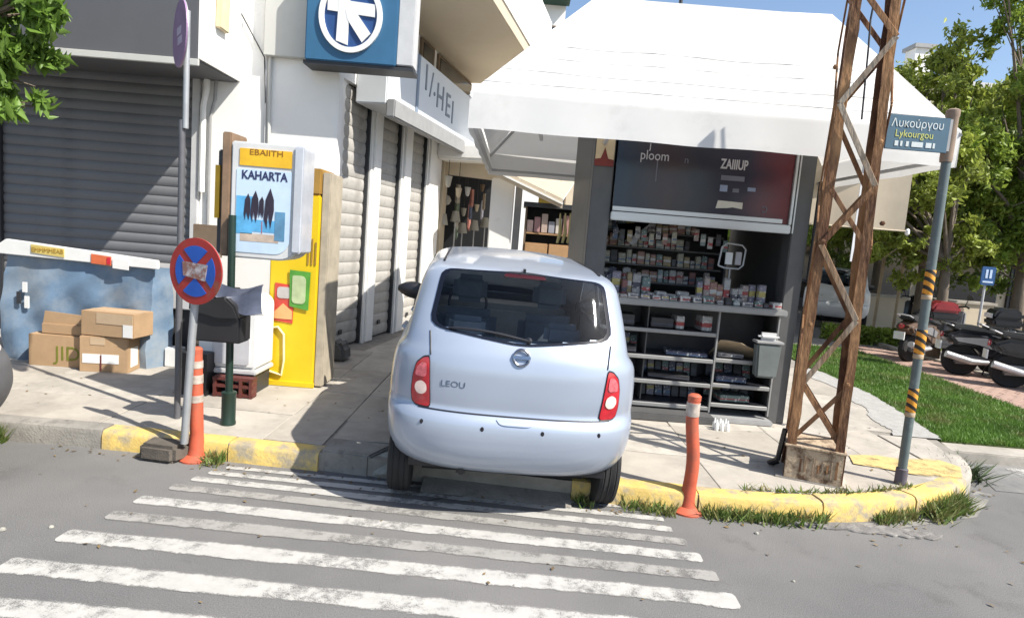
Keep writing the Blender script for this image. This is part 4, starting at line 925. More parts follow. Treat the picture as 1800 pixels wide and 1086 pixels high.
def build_car(label):
    C = thing('parked_car', label, 'car')
    zs = sorted(set([.288] + [round(.30+.022*i, 4) for i in range(17)]+[.665, .69]+[round(.712+.022*i, 4) for i in range(37)]+[1.52, 1.54, 1.555, 1.568, 1.58, 1.588, 1.593, 1.595]))
    ro = [outline(z) for z in zs]; n = len(ro[0])
    body, bump, gate = MB(), MB(), MB()
    vs_ = [p for r in ro for p in r]
    bf, pf, gf = [], [], []
    for i in range(len(zs)-1):
        for k in range(n):
            q = (i*n+k, i*n+(k+1) % n, (i+1)*n+(k+1) % n, (i+1)*n+k)
            c = np.mean([vs_[a] for a in q], axis=0)
            x, y, z = c
            if k < 56 and inpoly((x, z), G_REAR, .965): continue
            if 82 <= k < 122 and z > 1.0 and inpoly((x, z), G_WS, .95): continue
            if not (82 <= k < 122) and y > .5 and (inpoly((y, z), SIDE1, .93) or inpoly((y, z), SIDE2, .95)): continue
            if abs(x) > .5 and ((y-.55)**2+(z-.29)**2 < .30**2 or (y-2.98)**2+(z-.29)**2 < .30**2): continue
            if k < 56 and z < .665 and y < .42: pf.append(q)
            elif k < 56 and .665 < z < 1.6 and abs(x) < .53 and y < .3: gf.append(q)
            else: bf.append(q)
    def sub(faces):
        ids = sorted({a for f in faces for a in f}); mp = {a: i for i, a in enumerate(ids)}
        b = MB(); b.v = [Vector(vs_[a]) for a in ids]; b.f = [tuple(mp[a] for a in f) for f in faces]; return b
    sub(bf+[tuple(range((len(zs)-1)*n, len(zs)*n))]).obj('body', m_paint, C, smooth=True)
    bo = sub(pf).obj('rear_bumper', m_paint, C, smooth=True); go = sub(gf).obj('tailgate', m_paint, C, smooth=True)
    # glass and black borders
    for nm, poly, lf, gm, kin in (('rear_window', G_REAR, lift_rear, m_gtint, .945), ('windscreen', G_WS, lift_front, m_gclear, .93)):
        w_ = patch(poly, lf, .004, 0.0, kin+.02).obj(nm, gm, C, smooth=True)
        patch(poly, lf, .006, kin, 1.0, 4).obj('border', m_seal, w_, smooth=True)
    for sg in (-1, 1):
        for poly in (SIDE1, SIDE2):
            w_ = patch(poly, lift_side(sg), .004, 0, .95).obj('side_window', m_gclear, C, smooth=True)
            patch(poly, lift_side(sg), .006, .92, 1.0, 3).obj('border', m_seal, w_, smooth=True)
    # tail lamps
    for sg in (-1, 1):
        out = [(.556, .985), (.595, .975), (.635, .935), (.652, .86), (.655, .76), (.645, .70), (.62, .680), (.527, .678), (.54, .80)]
        pl = smooth_poly([(sg*x, z) for x, z in out], 64, .25)
        lf = (lambda o_: lambda x, z, o: Vector((x, rear_y(x, z)-o, z)))(0)
        L_ = patch(pl, lf, .010, 0, .97).obj('tail_lamp', m_red, C, smooth=True, fix=True)
        patch(pl, lf, .006, .95, 1.03, 3).obj('lamp_gasket', m_trim, L_, smooth=True)
        ro_ = smooth_poly([(sg*a, z) for a, z in ((.562, .82), (.595, .838), (.628, .82), (.635, .785), (.615, .755), (.582, .752), (.556, .775))], 40, .4)
        patch(ro_, lf, .016).obj('reversing_lens', m_lclear, L_, smooth=True)
        r2_ = smooth_poly([(sg*a, z) for a, z in ((.565, .86), (.638, .86), (.63, .91), (.60, .945), (.57, .945))], 40, .3)
        patch(r2_, lf, .015).obj('upper_lens', m_lpink, L_, smooth=True)
    # seams: tailgate outline
    def seam(pts, name, parent, r=.005):
        MB().tube([lift_rear(x, z, .0005) for x, z in pts], r, 6).obj(name, m_trim, parent, smooth=True)
    seam([(-.60+1.2*i/30, .672+.0*i) for i in range(31)], 'lower_seam', go, .0055)
    for sg in (-1, 1): seam([(sg*(.552+.018*t/10), .99+.13*t/10) for t in range(11)], 'side_seam', go)
    # plate lamp garnish, handle, badge and lettering
    ga = patch(smooth_poly([(-.13, .665), (.13, .665), (.09, .63), (-.09, .63)], 40, .3), lift_rear, .006).obj('handle_scoop', m_paint, bo, smooth=True)
    by = rear_y(0, 1.03)
    T = Matrix.Translation((0, by-.012, 1.03)) @ Matrix.Rotation(R(72), 4, 'X')
    ring = MB(); nn = 28
    ring.tube([(.048*math.cos(2*math.pi*i/nn), .048*math.sin(2*math.pi*i/nn), 0) for i in range(nn+1)], .0085, 8, False, T); bd = ring.obj('badge_ring', m_chrome, go, smooth=True)
    MB().box(-.056, .056, -.011, .011, -.006, .010, T).obj('badge_bar', m_chrome, bd, bevel=.003)
    text('model_letters', 'LEOU', .052, Matrix.Translation((-.40, rear_y(-.40, .835)-.0005, .835)) @ Matrix.Rotation(math.atan2(rear_y(-.34, .835)-rear_y(-.46, .835), .12), 4, 'Z') @ Matrix.Rotation(R(90), 4, 'X'), mat('letter_chrome', (.18, .24, .33), .25, metal=.8), go, .0012, 1.15)
    for x in (-.57, -.20, .17, .53):
        MB().lathe([(.011, 0), (.011, .006), (.004, .008)], 12, Matrix.Translation((x, rear_y(x, .60)+.003, .60)) @ Matrix.Rotation(R(90), 4, 'X') @ Matrix.Scale(1.3, 4, (0, 1, 0))).obj('parking_sensor', m_trim, bo, smooth=True)
    MB().tube([(-.30, .10, .285), (-.30, .4, .28)], .02, 10).obj('exhaust_pipe', m_trim, C, smooth=True)
    MB().box(-.36, -.24, .2, .6, .22, .32).obj('silencer', m_trim, C, bevel=.03)
    # wiper, third brake lamp, aerial
    wp = [lift_rear(.04-.50*t/12, 1.118+.028*math.sin(t/12*2.4)+.012*t/12, .018) for t in range(13)]
    MB().tube(wp, [.012]+[.008]*11+[.004], 6).obj('rear_wiper', m_trim, C, smooth=True)
    MB().lathe([(.022, 0), (.018, .02), (.006, .03)], 12, Matrix.Translation(lift_rear(.04, 1.12, .0)) @ Matrix.Rotation(R(70), 4, 'X')).obj('wiper_hub', m_trim, C, smooth=True)
    patch(smooth_poly([(-.14, 1.478), (.14, 1.478), (.13, 1.508), (-.13, 1.508)], 40, .2), lift_rear, .012).obj('high_brake_lamp', m_redd, C, smooth=True)
    MB().box(-.008, .008, .46, .50, 1.515, 1.55).obj('washer_jet', m_trim, C)
    # roof gutter strips
    for sg in (-1, 1):
        MB().tube([(sg*(.535-.02*i/10), .62+1.3*i/10, 1.542+.012*math.sin(math.pi*i/10)) for i in range(11)], .009, 6).obj('roof_strip', m_trim, C, smooth=True)
    # door mirrors and handles
    for sg in (-1, 1):
        m_ = MB(); P = []
        for i in range(9):
            t = i/8; sc = math.sin(math.pi*(.12+.84*t))**.6
            P.append([Vector((sg*(.70+.29*t), 2.18+.07*sc*math.cos(a), 1.055+.02*t+.078*sc*math.sin(a))) for a in [2*math.pi*k/16 for k in range(17)]])
        m_.grid(P); m_._add([p for p in P[-1][:16]], [tuple(range(16))]); m_.obj('door_mirror', m_trim, C, smooth=True, fix=True)
        for y in (1.25, 2.0): 
            h = MB(); x = side_x(y, .93); h.box(min(sg*(x-.01), sg*(x+.035)), max(sg*(x-.01), sg*(x+.035)), y-.11, y+.07, .915, .95); h.obj('door_handle', m_paint, C, bevel=.012)
    # floor pan, wheel wells, wheels
    MB().box(-.58, .58, .45, 3.4, .13, .30).obj('floor_pan_occluder', m_tyre, C, bevel=.02)  # pan deepened and blackened to block light and darken the ground beneath
    for y in (.55, 2.98):
        MB().box(-.64, .64, y-.34, y+.34, .26, .62).obj('wheel_well', m_trim, C)
        MB().tube([(-.62, y, .27), (.62, y, .27)], .04, 8).obj('axle', m_trim, C)
        for sg in (-1, 1):
            T = Matrix.Translation((sg*.703, y, .287)) @ Matrix.Rotation(math.pi/2, 4, 'Y')
            w_ = MB().lathe([(.19, -.072), (.255, -.076), (.28, -.066), (.287, -.045), (.282, -.038), (.288, -.032), (.283, -.005), (.289, 0), (.283, .005), (.288, .032), (.282, .038), (.287, .045), (.28, .066), (.255, .076), (.19, .072)], 40, T).obj('tyre', m_tyre, C, smooth=True)
            MB().lathe([(.192, -.07), (.16, -.03), (.05, -.02), (.05, .02), (.16, .03), (.192, .07)], 28, T).obj('rim', m_rim, w_, smooth=True)
    # cabin
    MB().box(-.62, .62, .30, 2.9, .34, .40).obj('cabin_floor', m_int, C)
    MB().box(-.68, .68, .24, .62, .86, .90).obj('parcel_shelf', m_int, C, bevel=.02)
    MB().box(-.70, .70, 2.35, 2.75, .60, .98).obj('dashboard', m_int, C, bevel=.06)
    for x, h in ((-.33, 1.30), (.33, 1.30)):
        s1 = MB().box(-.24, .24, -.07, .07, .45, 1.08, Matrix.Translation((x, 1.55, 0)) @ Matrix.Rotation(R(6), 4, 'X')).obj('front_seat', m_seat, C, bevel=.06)
        MB().box(x-.14, x+.14, 1.41, 1.52, 1.12, 1.34).obj('headrest', m_seat, s1, bevel=.05, seg=3)
        MB().box(x-.24, x+.24, 1.6, 2.1, .45, .58).obj('cushion', m_seat, s1, bevel=.05)
    rs = MB().box(-.60, .60, .66, .80, .45, 1.0).obj('rear_seat', m_seat, C, bevel=.05)
    for x in (-.34, .34): MB().box(x-.13, x+.13, .68, .76, .99, 1.14).obj('headrest', m_seat, rs, bevel=.035)
    MB().tube([(-.33+.18*math.cos(2*math.pi*i/20), 2.25, .98+.18*math.sin(2*math.pi*i/20)) for i in range(21)], .014, 6, False).obj('steering_wheel', m_trim, C, smooth=True)
    MB().box(-.12, .12, 1.98, 2.0, 1.36, 1.42).obj('rear_view_mirror', m_trim, C, bevel=.01)
    # front lamps and grille
    for sg in (-1, 1):
        fl = patch(smooth_poly([(sg*a, z) for a, z in ((.45, .70), (.66, .72), (.68, .80), (.52, .82))], 40, .35), lift_front, .008).obj('headlamp', m_lclear, C, smooth=True)
    patch(smooth_poly([(-.3, .40), (.3, .40), (.34, .50), (-.34, .50)], 40, .2), lift_front, .006).obj('grille', m_trim, C, smooth=True)
    for o in C.children_recursive:          # body sits a little higher on its wheels
        low = o.name.split('.')[0] in ('tyre', 'rim', 'axle')
        Mb = o.matrix_basis; flat = Mb == Matrix.Identity(4)
        if not flat:
            o.location.x *= .97; o.location.z += .045; continue
        for v in o.data.vertices:
            v.co.x *= .97
            if not low:
                t = min(1, max(0, (v.co.z-1.40)/.195)); v.co.z += .045*(1-.85*t*t*(3-2*t))
    return C
def set_paint(root, material, olds=('silver_blue_paint',)):
    for o in [root]+list(root.children_recursive):
        if o.type == 'MESH' and o.data.materials and o.data.materials[0] and o.data.materials[0].name in olds:
            o.material_slots[0].link = 'OBJECT'; o.material_slots[0].material = material
car = build_car('pale silver blue hatchback seen from behind, its rear wheels at the kerb')
PIV = Matrix.Translation((0, -.55, 0))
CARM = Matrix.Translation((.014, 4.16, .0)) @ Matrix.Rotation(R(4.6), 4, 'Z') @ Matrix.Rotation(R(2.9), 4, 'X') @ Matrix.Rotation(R(1.3), 4, 'Y')
car_white = copy_tree(car); car_grey = copy_tree(car)
def place_car(root, M):
    l, r_, s_ = (M @ PIV).decompose(); root.location = l; root.rotation_mode = 'QUATERNION'; root.rotation_quaternion = r_
place_car(car, CARM)
meta(car_white, 'white car parked far back under the trees behind the rusty tower')
set_paint(car_white, mat('white_car_paint', (.72, .73, .74), .3, coat=.6, var=.02))
pw = gd(1528, 590, .06); place_car(car_white, Matrix.Translation((8.55, 16.6, .06)) @ Matrix.Rotation(R(-27), 4, 'Z'))
meta(car_grey, 'dark grey car cut off by the left picture edge, only its bumper corner showing')
set_paint(car_grey, mat('dark_grey_bumper', (.09, .09, .095), .55, var=.1))
place_car(car_grey, Matrix.Translation((-6.33, 3.50, 0)) @ Matrix.Rotation(R(-90), 4, 'Z'))
# ---------------------------------------------------------------- rusty lattice tower
def rust_mat(name, base, light, dark):
    m = mat(name, base, .85, var=.4, scale=5, bump=.9, bscale=45, col2=light, thr=.54, soft=.10, wscale=3.2, stretch=(1, 1, .28))
    return m
m_rust = rust_mat('rusted_steel', (.105, .044, .02), (.44, .235, .105), None)
m_rust2 = rust_mat('rusted_steel_pale', (.26, .16, .09), (.40, .33, .25), None)
m_rust3 = mat('rusted_plate', (.12, .07, .04), .9, var=.35, scale=9, bump=.6, bscale=40, col2=(.42, .33, .23), thr=.47, soft=.07, wscale=9)
TW = thing('lattice_tower', 'rusty brown steel lattice tower standing at the pavement edge', 'tower', (0, 0, 0))
tx0, tx1, ty0, ty1 = 2.075, 2.465, 4.44, 4.83; LW = .062; TH = .014; HT = 3.6
def lat(z): return max(0, (z-ZS)/HT)*.05
for ix, x in enumerate((tx0, tx1)):
    for iy, y in enumerate((ty0, ty1)):
        sx = 1 if ix == 0 else -1; sy = 1 if iy == 0 else -1; G = []
        for k in range(30):
            z = ZS+HT*k/29; i = lat(z); jx = random.uniform(-.003, .003); jw = random.uniform(-.006, .003)-(.018 if z > 4.0 else 0)
            px, py = x+sx*i+jx, y+sy*i
            prof = [(0, 0), (sx*(LW+jw), 0), (sx*(LW+jw), sy*TH), (sx*TH, sy*TH), (sx*TH, sy*(LW+jw)), (0, sy*(LW+jw)), (0, 0)]
            G.append([Vector((px+a, py+b, z)) for a, b in prof])
        MB().grid(G).obj('leg', m_rust, TW, fix=True)
def brace(a, b, w_, material=m_rust2, up=(0, 1, 0), th=.012):
    MB().bar(a, b, th if False else w_, th, up).obj('brace', material, TW, bevel=.002, seg=1)
zc = [.46, .86, 1.36, 1.88, 2.30, 2.86, 3.30, 3.68]
for k in range(len(zc)-1):
    a, b = zc[k], zc[k+1]
    fl = k % 2
    x0, x1 = tx0+.05, tx1-.05
    brace((x0 if fl else x1, ty0+.018, a), (x1 if fl else x0, ty0+.018, b), .038, m_rust2 if k % 3 else m_rust)
    if k in (0, 3): brace((x1 if fl else x0, ty0+.034, a), (x0 if fl else x1, ty0+.034, b), .032, m_rust)
    brace((x0 if fl else x1, ty1-.018, a), (x1 if fl else x0, ty1-.018, b), .034, m_rust)
    for x in (tx0+.018, tx1-.018):
        brace((x, ty0+.05 if fl else ty1-.05, a), (x, ty1-.05 if fl else ty0+.05, b), .034, m_rust, (1, 0, 0))
MB().box(tx0+.004, tx1-.004, ty0-.010, ty0-.001, ZS+.012, ZS+.245).obj('base_plate', m_rust3, TW, bevel=.003)
MB().box(tx0-.012, tx1+.012, ty0-.02, ty1+.02, ZS+.247, ZS+.262).obj('base_ledge', m_rust3, TW, bevel=.004)
MB().box(tx0+.01, tx1-.01, ty1-.008, ty1+.001, ZS+.012, ZS+.245).obj('base_plate', m_rust, TW)
MB().box(tx1-.001, tx1+.008, ty0+.01, ty1-.01, ZS+.012, ZS+.245).obj('base_plate', m_rust, TW)
for k in range(9):
    x = tx0+.10+k*.030
    if random.random() < .8: MB().box(x, x+.013, ty0-.016, ty0-.0105, ZS+.05+random.uniform(0, .05), ZS+.14+random.uniform(0, .07)).obj('rust_flake', m_rust2 if k % 2 else m_rust, TW)
MB().box(tx0-.05, tx1+.05, ty0-.01, ty1+.05, ZS, ZS+.012).obj('footing', m_conc2, TW)
MB().tube([(tx0-.03, ty0+.3, ZS+.01), (tx0-.09, ty0+.22, ZS+.03), (tx0-.04, ty0+.12, ZS+.10), (tx0-.02, ty0+.06, ZS+.35)], .02, 7).obj('cable_stub', m_trim, TW, smooth=True)
for z, x in ((2.05, tx1+.02), (3.1, tx0-.01), (1.3, tx0+.05), (2.6, tx1-.06), (.9, tx1-.05), (1.9, tx0+.06)):
    MB().lathe([(.018, 0), (.018, .016), (.006, .02)], 6, Matrix.Translation((x, ty0-.0, z)) @ Matrix.Rotation(R(90), 4, 'X')).obj('bolt', m_rust, TW)
MB().tube([(2.28, 4.7, 3.7), (2.27, 4.71, 3.5), (2.28, 4.7, 3.3), (2.30, 4.7, 2.8)], .007, 5).obj('wire', m_trim, TW)


_tm = Matrix.Translation((2.115, 4.525, 0)) @ Matrix.Rotation(R(-21), 4, 'Z') @ Matrix.Translation((-tx0, -ty0, 0))
TW.matrix_basis = _tm
# ---------------------------------------------------------------- striped pole with street name sign
m_pole = mat('pole_grey_green', (.11, .14, .14), .5, var=.15, col2=(.20, .23, .23), thr=.6, wscale=5)
def hazard():
    m = bpy.data.materials.new('hazard_tape'); m.use_nodes = True; N = m.node_tree.nodes; L = m.node_tree.links; b = N['Principled BSDF']
    tc = N.new('ShaderNodeTexCoord'); mp = N.new('ShaderNodeMapping'); mp.inputs['Rotation'].default_value = (0, R(-33), 0); L.new(tc.outputs['Object'], mp.inputs[0])
    wv = N.new('ShaderNodeTexWave'); wv.bands_direction = 'Z'; wv.inputs['Scale'].default_value = 6.0; wv.inputs['Distortion'].default_value = 0; L.new(mp.outputs[0], wv.inputs['Vector'])
    cr = N.new('ShaderNodeValToRGB'); cr.color_ramp.interpolation = 'CONSTANT'; e = cr.color_ramp.elements; e[0].color = (.70, .30, .03, 1); e[1].position = .55; e[1].color = (.02, .018, .015, 1)
    L.new(wv.outputs[0], cr.inputs[0]); L.new(cr.outputs[0], b.inputs['Base Color']); b.inputs['Roughness'].default_value = .5
    return m
m_haz = hazard()
BP = thing('striped_pole', 'grey green pole with three black and orange striped bands', 'pole', (3.03, 4.59, ZS))
MB().tube([(3.035, 4.59, ZS+.11), (3.01, 4.59, 2.56)], .032, 16).obj('shaft', m_pole, BP, smooth=True)
MB().lathe([(.042, ZS), (.042, ZS+.12), (.036, ZS+.125)], 16, c=(3.035, 4.59)).obj('base_collar', mat('pole_base_dark', (.10, .09, .11), .7, var=.3), BP, smooth=True)
MB().lathe([(.038, 2.53), (.041, 2.55), (.041, 2.84), (.045, 2.85), (.045, 2.89), (.030, 2.90)], 14, c=(3.005, 4.59)).obj('top_sleeve', mat('sleeve_brown', (.26, .19, .14), .7, var=.25), BP, smooth=True)
for z in (1.58, 1.14, .70):
    xx = 3.035-.025*(z-ZS)/2.4; MB().lathe([(.0335, z), (.0345, z+.003), (.0345, z+.177), (.0335, z+.18)], 20, c=(xx, 4.59)).obj('striped_band', m_haz, BP, smooth=True)
    MB().lathe([(.0335, z-.036), (.0345, z-.034), (.0345, z-.004), (.0335, z-.002)], 20, c=(xx, 4.59)).obj('pale_band', mat('pale_tape', (.42, .33, .22), .6), BP, smooth=True)
NS_ = thing('street_name_sign', 'blue street name plate fixed left of the striped pole top', 'sign', (2.78, 4.57, 2.57))
pl = MB().box(2.535, 2.975, 4.55, 4.562, 2.585, 2.825).obj('plate', mat('name_plate_blue', (.055, .115, .165), .5, var=.12), NS_, bevel=.003)
text('street_name', 'Λυκούργου', .078, face((2.745, 4.548, 2.765)), mat('name_white', (.55, .60, .60), .5), pl, .001, .9)
text('street_name', 'Lykourgou', .07, face((2.73, 4.548, 2.695)), mat('name_yellow', (.48, .50, .14), .5), pl, .001, .9)
for a, b_ in ((2.60, 2.625), (2.64, 2.655), (2.68, 2.70), (2.72, 2.80), (2.82, 2.86), (2.87, 2.885)):
    MB().box(a, b_, 4.547, 4.549, 2.61, 2.645).obj('print_mark', MATS['name_white'], pl)
MB().box(2.97, 3.0, 4.552, 4.57, 2.60, 2.82).obj('clamp', m_grey, NS_)

# ---------------------------------------------------------------- flexible bollards
m_org = mat('orange_plastic', (.50, .095, .045), .6, var=.2, scale=7, col2=(.30, .10, .06), thr=.57, soft=.1, wscale=6)
m_refl = mat('reflector_band', (.42, .36, .31), .5, var=.3, scale=25)
def bollard(x, y, label, bands, bend, H=.80):
    b = thing('flexible_bollard', label, 'bollard', (x, y, 0), group='orange flexible bollards')
    prof = [(.115, 0), (.115, .012), (.095, .022), (.06, .04), (.052, .08), (.044, .2)]
    MB().lathe([(r, z) for r, z in prof], 20, c=(x, y)).obj('base', m_org, b, smooth=True)
    pts = [(x+bend(t), y, .18+(H-.18)*t) for t in [i/12 for i in range(13)]]
    rr = [.045-.004*t/12 for t in range(13)]; MB().tube(pts, rr, 18).obj('post', m_org, b, smooth=True)
    for z0, z1 in bands:
        t0, t1 = (z0-.18)/(H-.18), (z1-.18)/(H-.18)
        MB().tube([(x+bend(t0+(t1-t0)*i/3), y, z0+(z1-z0)*i/3) for i in range(4)], .0455, 18).obj('reflective_band', m_refl, b, smooth=True)
    MB().lathe([(.043, H-.03), (.044, H), (.03, H+.012), (.005, H+.014)], 16, c=(x+bend(1.0), y)).obj('cap', m_org, b, smooth=True)
bl = gd(345, 806); br = gd(1207, 897)
bollard(bl.x, bl.y, 'orange flexible bollard with three pale bands beside the round sign', [(.42, .47), (.555, .615), (.665, .715)], lambda t: -.02*t)
bollard(br.x, br.y, 'orange flexible bollard standing before the kiosk, right of the car', [(.665, .755)], lambda t: -.03*t+.012*math.sin(t*6))

# ---------------------------------------------------------------- round signs on poles
m_gpole = mat('galvanised_pole', (.36, .37, .38), .45, metal=.4, var=.15)
m_sred = mat('sign_red', (.34, .025, .02), .45, var=.2, scale=6, col2=(.25, .07, .04), thr=.6, wscale=5)
m_sblue = mat('sign_bright_blue', (.015, .09, .42), .4, var=.12, scale=6)
def round_sign(cx, cy, cz, r, rz, parent, parts=True, tilt=0.0):
    T = Matrix.Translation((cx, cy, cz)) @ Matrix.Rotation(rz, 4, 'Z') @ Matrix.Rotation(tilt, 4, 'Y')
    d = MB().prism(disc_poly(0, 0, r, r, 56), -.004, .006, 'y', T).obj('sign_disc', m_sred if parts else mat('faded_purple', (.28, .17, .30), .5, var=.15), parent, fix=True)
    MB().prism(disc_poly(0, 0, r*.99, r*.99, 56), .0065, .012, 'y', T).obj('sign_back', m_gpole, d, fix=True)
    return T, d
NP = thing('round_sign', 'red and blue no stopping sign on a leaning grey post', 'sign', (-2.21, 4.22, ZS))
MB().tube([(-2.215, 4.235, ZS), (-2.18, 4.24, .9), (-2.145, 4.24, 1.45)], .026, 12).obj('post', m_gpole, NP, smooth=True)
T, d = round_sign(-2.145, 4.20, 1.355, .225, R(-19), NP)
rb = .172
for a0 in (0, 90, 180, 270):
    pts = [(0, 0)]; c0 = Vector((math.cos(R(a0)), math.sin(R(a0))))*.042
    pts = [(c0.x, c0.y)]+[(rb*math.cos(R(a)), rb*math.sin(R(a))) for a in np.linspace(a0-36, a0+36, 14)]
    MB().prism(pts, -.007, -.0045, 'y', T).obj('blue_field', m_sblue, d, fix=True)
stk = MB().prism([(-.10, -.035), (.09, -.06), (.11, .05), (-.11, .06)], -.010, -.0075, 'y', T).obj('torn_sticker', mat('torn_sticker', (.40, .36, .36), .7, var=.5, scale=30, col2=(.25, .12, .09), thr=.5, wscale=18), d, fix=True)
MB().box(-2.20, -2.10, 4.222, 4.228, 1.30, 1.34).obj('bracket', m_gpole, NP)
fo = gd(300, 800); FT = thing('concrete_footing', 'dark broken concrete footing at the foot of the leaning sign post', 'footing', (-2.38, 4.28, 0))
MB().prism([(-2.52, 4.20), (-2.26, 4.17), (-2.20, 4.32), (-2.30, 4.42), (-2.52, 4.40)], 0, .125).obj('block', mat('dark_footing', (.10, .085, .07), .95, var=.3, bump=.6), FT, bevel=.025)
PS = thing('round_sign', 'faded purple round sign seen edge on atop the tall grey pole', 'sign', (-2.55, 4.76, ZS))
MB().tube([(-2.55, 4.76, ZS), (-2.555, 4.76, 2.2), (-2.56, 4.76, 2.42)], .023, 12).obj('pole', mat('dark_grey_pole', (.10, .10, .11), .5, var=.2), PS, smooth=True)
MB().tube([(-2.53, 4.755, 2.36), (-2.535, 4.76, 3.2)], .021, 12).obj('upper_pole', m_gpole, PS, smooth=True)
T, d = round_sign(-2.555, 4.70, 3.02, .235, R(-51), PS, False)
for a, z in ((.0, .02), (.03, -.05)): MB().box(a-.07, a+.07, -.007, -.0045, z-.03, z+.025, T).obj('faded_print', mat('faded_pale_print', (.5, .42, .55), .5), d)

# ---------------------------------------------------------------- green post, litter bin and poster case
m_green = mat('dark_green_paint', (.012, .030, .022), .4, var=.15)
GP = thing('green_post', 'dark green cast post with a thick foot carrying the poster case', 'post', (-2.13, 4.72, ZS))
MB().tube([(-2.13, 4.72, ZS+.2), (-2.145, 4.72, 1.75)], .028, 14).obj('shaft', m_green, GP, smooth=True)
MB().lathe([(.056, ZS), (.056, ZS+.02), (.052, ZS+.03), (.052, ZS+.23), (.056, ZS+.24), (.056, ZS+.255), (.03, ZS+.265)], 16, c=(-2.13, 4.72)).obj('foot', m_green, GP, smooth=True)
LB = thing('litter_bin', 'black litter bin with its lid askew on the green post', 'bin', (-2.13, 4.66, .8))
MB().prism([(-2.30, .82), (-1.965, .82), (-1.965, 1.02), (-2.32, 1.04)], 4.50, 4.69, 'y').obj('bucket', m_black, LB, bevel=.012)
MB().prism([(-2.335, 1.04), (-2.12, .99), (-1.96, 1.0), (-2.0, 1.10), (-2.07, 1.16), (-2.33, 1.13)], 4.47, 4.70, 'y').obj('hood', m_black, LB, bevel=.015)
MB().box(-2.14, -2.08, 4.692, 4.72, .86, 1.1).obj('bracket', m_green, LB)
fl_ = MB(); G = []
for i in range(13):
    row = []
    for j in range(11):
        u, v = i/12, j/10
        x = -2.27+.42*u+.05*v; z = 1.235-.03*math.sin(u*5)-.23*v*(.25+.75*u)+.03*math.sin(v*7+u*6); y = 4.60-.10*v+.03*math.sin(u*9+v*4)
        row.append(Vector((x, y, z)))
    G.append(row)
meta(fl_.grid(G).obj('plastic_sheet', mat('dark_grey_film', (.075, .085, .12), .35, var=.4, scale=6), None, smooth=True, solid=.006), 'crumpled dark grey plastic sheet draped behind the black bin', 'plastic sheet')
# poster case
PC = thing('poster_case', 'white rounded advertising case with a blue poster above the bin', 'poster case', (-1.92, 4.85, 1.4))
cy0, cy1 = 4.74, 5.02
def rr(x0, x1, z0, z1, r0, r1, r2, r3, n=7):
    P = []
    for (cx_, cz_, r, a0) in ((x0+r0, z0+r0, r0, 180), (x1-r1, z0+r1, r1, 270), (x1-r2, z1-r2, r2, 0), (x0+r3, z1-r3, r3, 90)):
        P += [(cx_+r*math.cos(R(a0+90*k/n)), cz_+r*math.sin(R(a0+90*k/n))) for k in range(n+1)]
    return P
m_case = mat('case_white', (.58, .58, .57), .45, var=.08)
MB().prism(rr(-2.175, -1.64, 1.435, 2.30, .03, .16, .03, .02), cy0, cy1, 'y').obj('case', m_case, PC, bevel=.012)
MB().prism(rr(-1.70, -1.625, 1.50, 2.29, .02, .02, .02, .02), cy0-.02, cy1-.05, 'y').obj('clear_edge', mat('acrylic_edge', (.46, .48, .52), .15, coat=.5), PC, bevel=.01)
pf = MB().prism(rr(-2.13, -1.715, 1.48, 2.10, .01, .12, .01, .01), cy0-.004, cy0-.0005, 'y').obj('poster', mat('poster_pale_blue', (.50, .62, .74), .5, var=.08, scale=6), PC)
MB().box(-2.11, -1.72, cy0-.006, cy0-.001, 2.125, 2.25).obj('header', mat('header_yellow', (.72, .42, .02), .5, var=.15), PC)
text('header_text', 'EBAIITH', .06, face((-1.91, cy0-.0075, 2.225)), mat('header_print', (.25, .11, .01), .6), PC, .001, 1.2)
text('poster_title', 'KAHARTA', .088, face((-1.92, cy0-.006, 2.055), 0), mat('navy_print', (.02, .025, .09), .6), pf, .001, .85, bold=.002)
m_pb = mat('poster_blue', (.10, .36, .62), .5, var=.3, scale=7); m_ps = mat('poster_sand', (.50, .40, .32), .6, var=.3, scale=8)
for (x0, x1, z0, z1, mm, dy) in ((-2.125, -2.0, 1.62, 1.90, m_pb, .0055), (-2.0, -1.77, 1.64, 1.73, m_pb, .0055), (-2.09, -1.80, 1.565, 1.625, m_ps, .0055), (-1.83, -1.755, 1.585, 1.80, mat('poster_steel', (.10, .24, .38), .5, var=.3), .007), (-1.93, -1.925, 1.63, 1.72, mat('poster_red', (.4, .1, .08), .5), .0068)):
    MB().box(x0, x1, cy0-dy, cy0-.0042, z0, z1).obj('poster_print', mm, pf)
m_fig = mat('poster_dark_figures', (.025, .018, .035), .6, var=.4)
for (x, z, s_) in ((-2.04, 1.845, .75), (-1.985, 1.855, .9), (-1.935, 1.845, .6), (-1.875, 1.855, 1.15)):
    MB().prism([(x-.035*s_, z-.10*s_), (x-.015, z-.16*s_), (x-.01, z-.06), (x+.012, z-.16*s_), (x+.03*s_, z-.05), (x+.028*s_, z+.03), (x+.004, z+.10*s_), (x-.025*s_, z+.03)], cy0-.0085, cy0-.006, 'y').obj('figure_print', m_fig, pf, fix=True)
MB().box(-2.245, -2.18, cy0+.0, cy1, 1.44, 2.36).obj('side_post', mat('side_brown', (.20, .13, .08), .7, var=.3), PC, bevel=.008)
MB().box(-2.33, -2.25, cy0+.12, cy1+.02, 1.45, 2.24).obj('side_pocket', mat('side_dark', (.05, .05, .055), .5, var=.4), PC, bevel=.01)
MB().box(-2.34, -2.305, cy0+.10, cy0+.12, 1.72, 2.12).obj('side_leaflet', MATS['header_yellow'], PC)
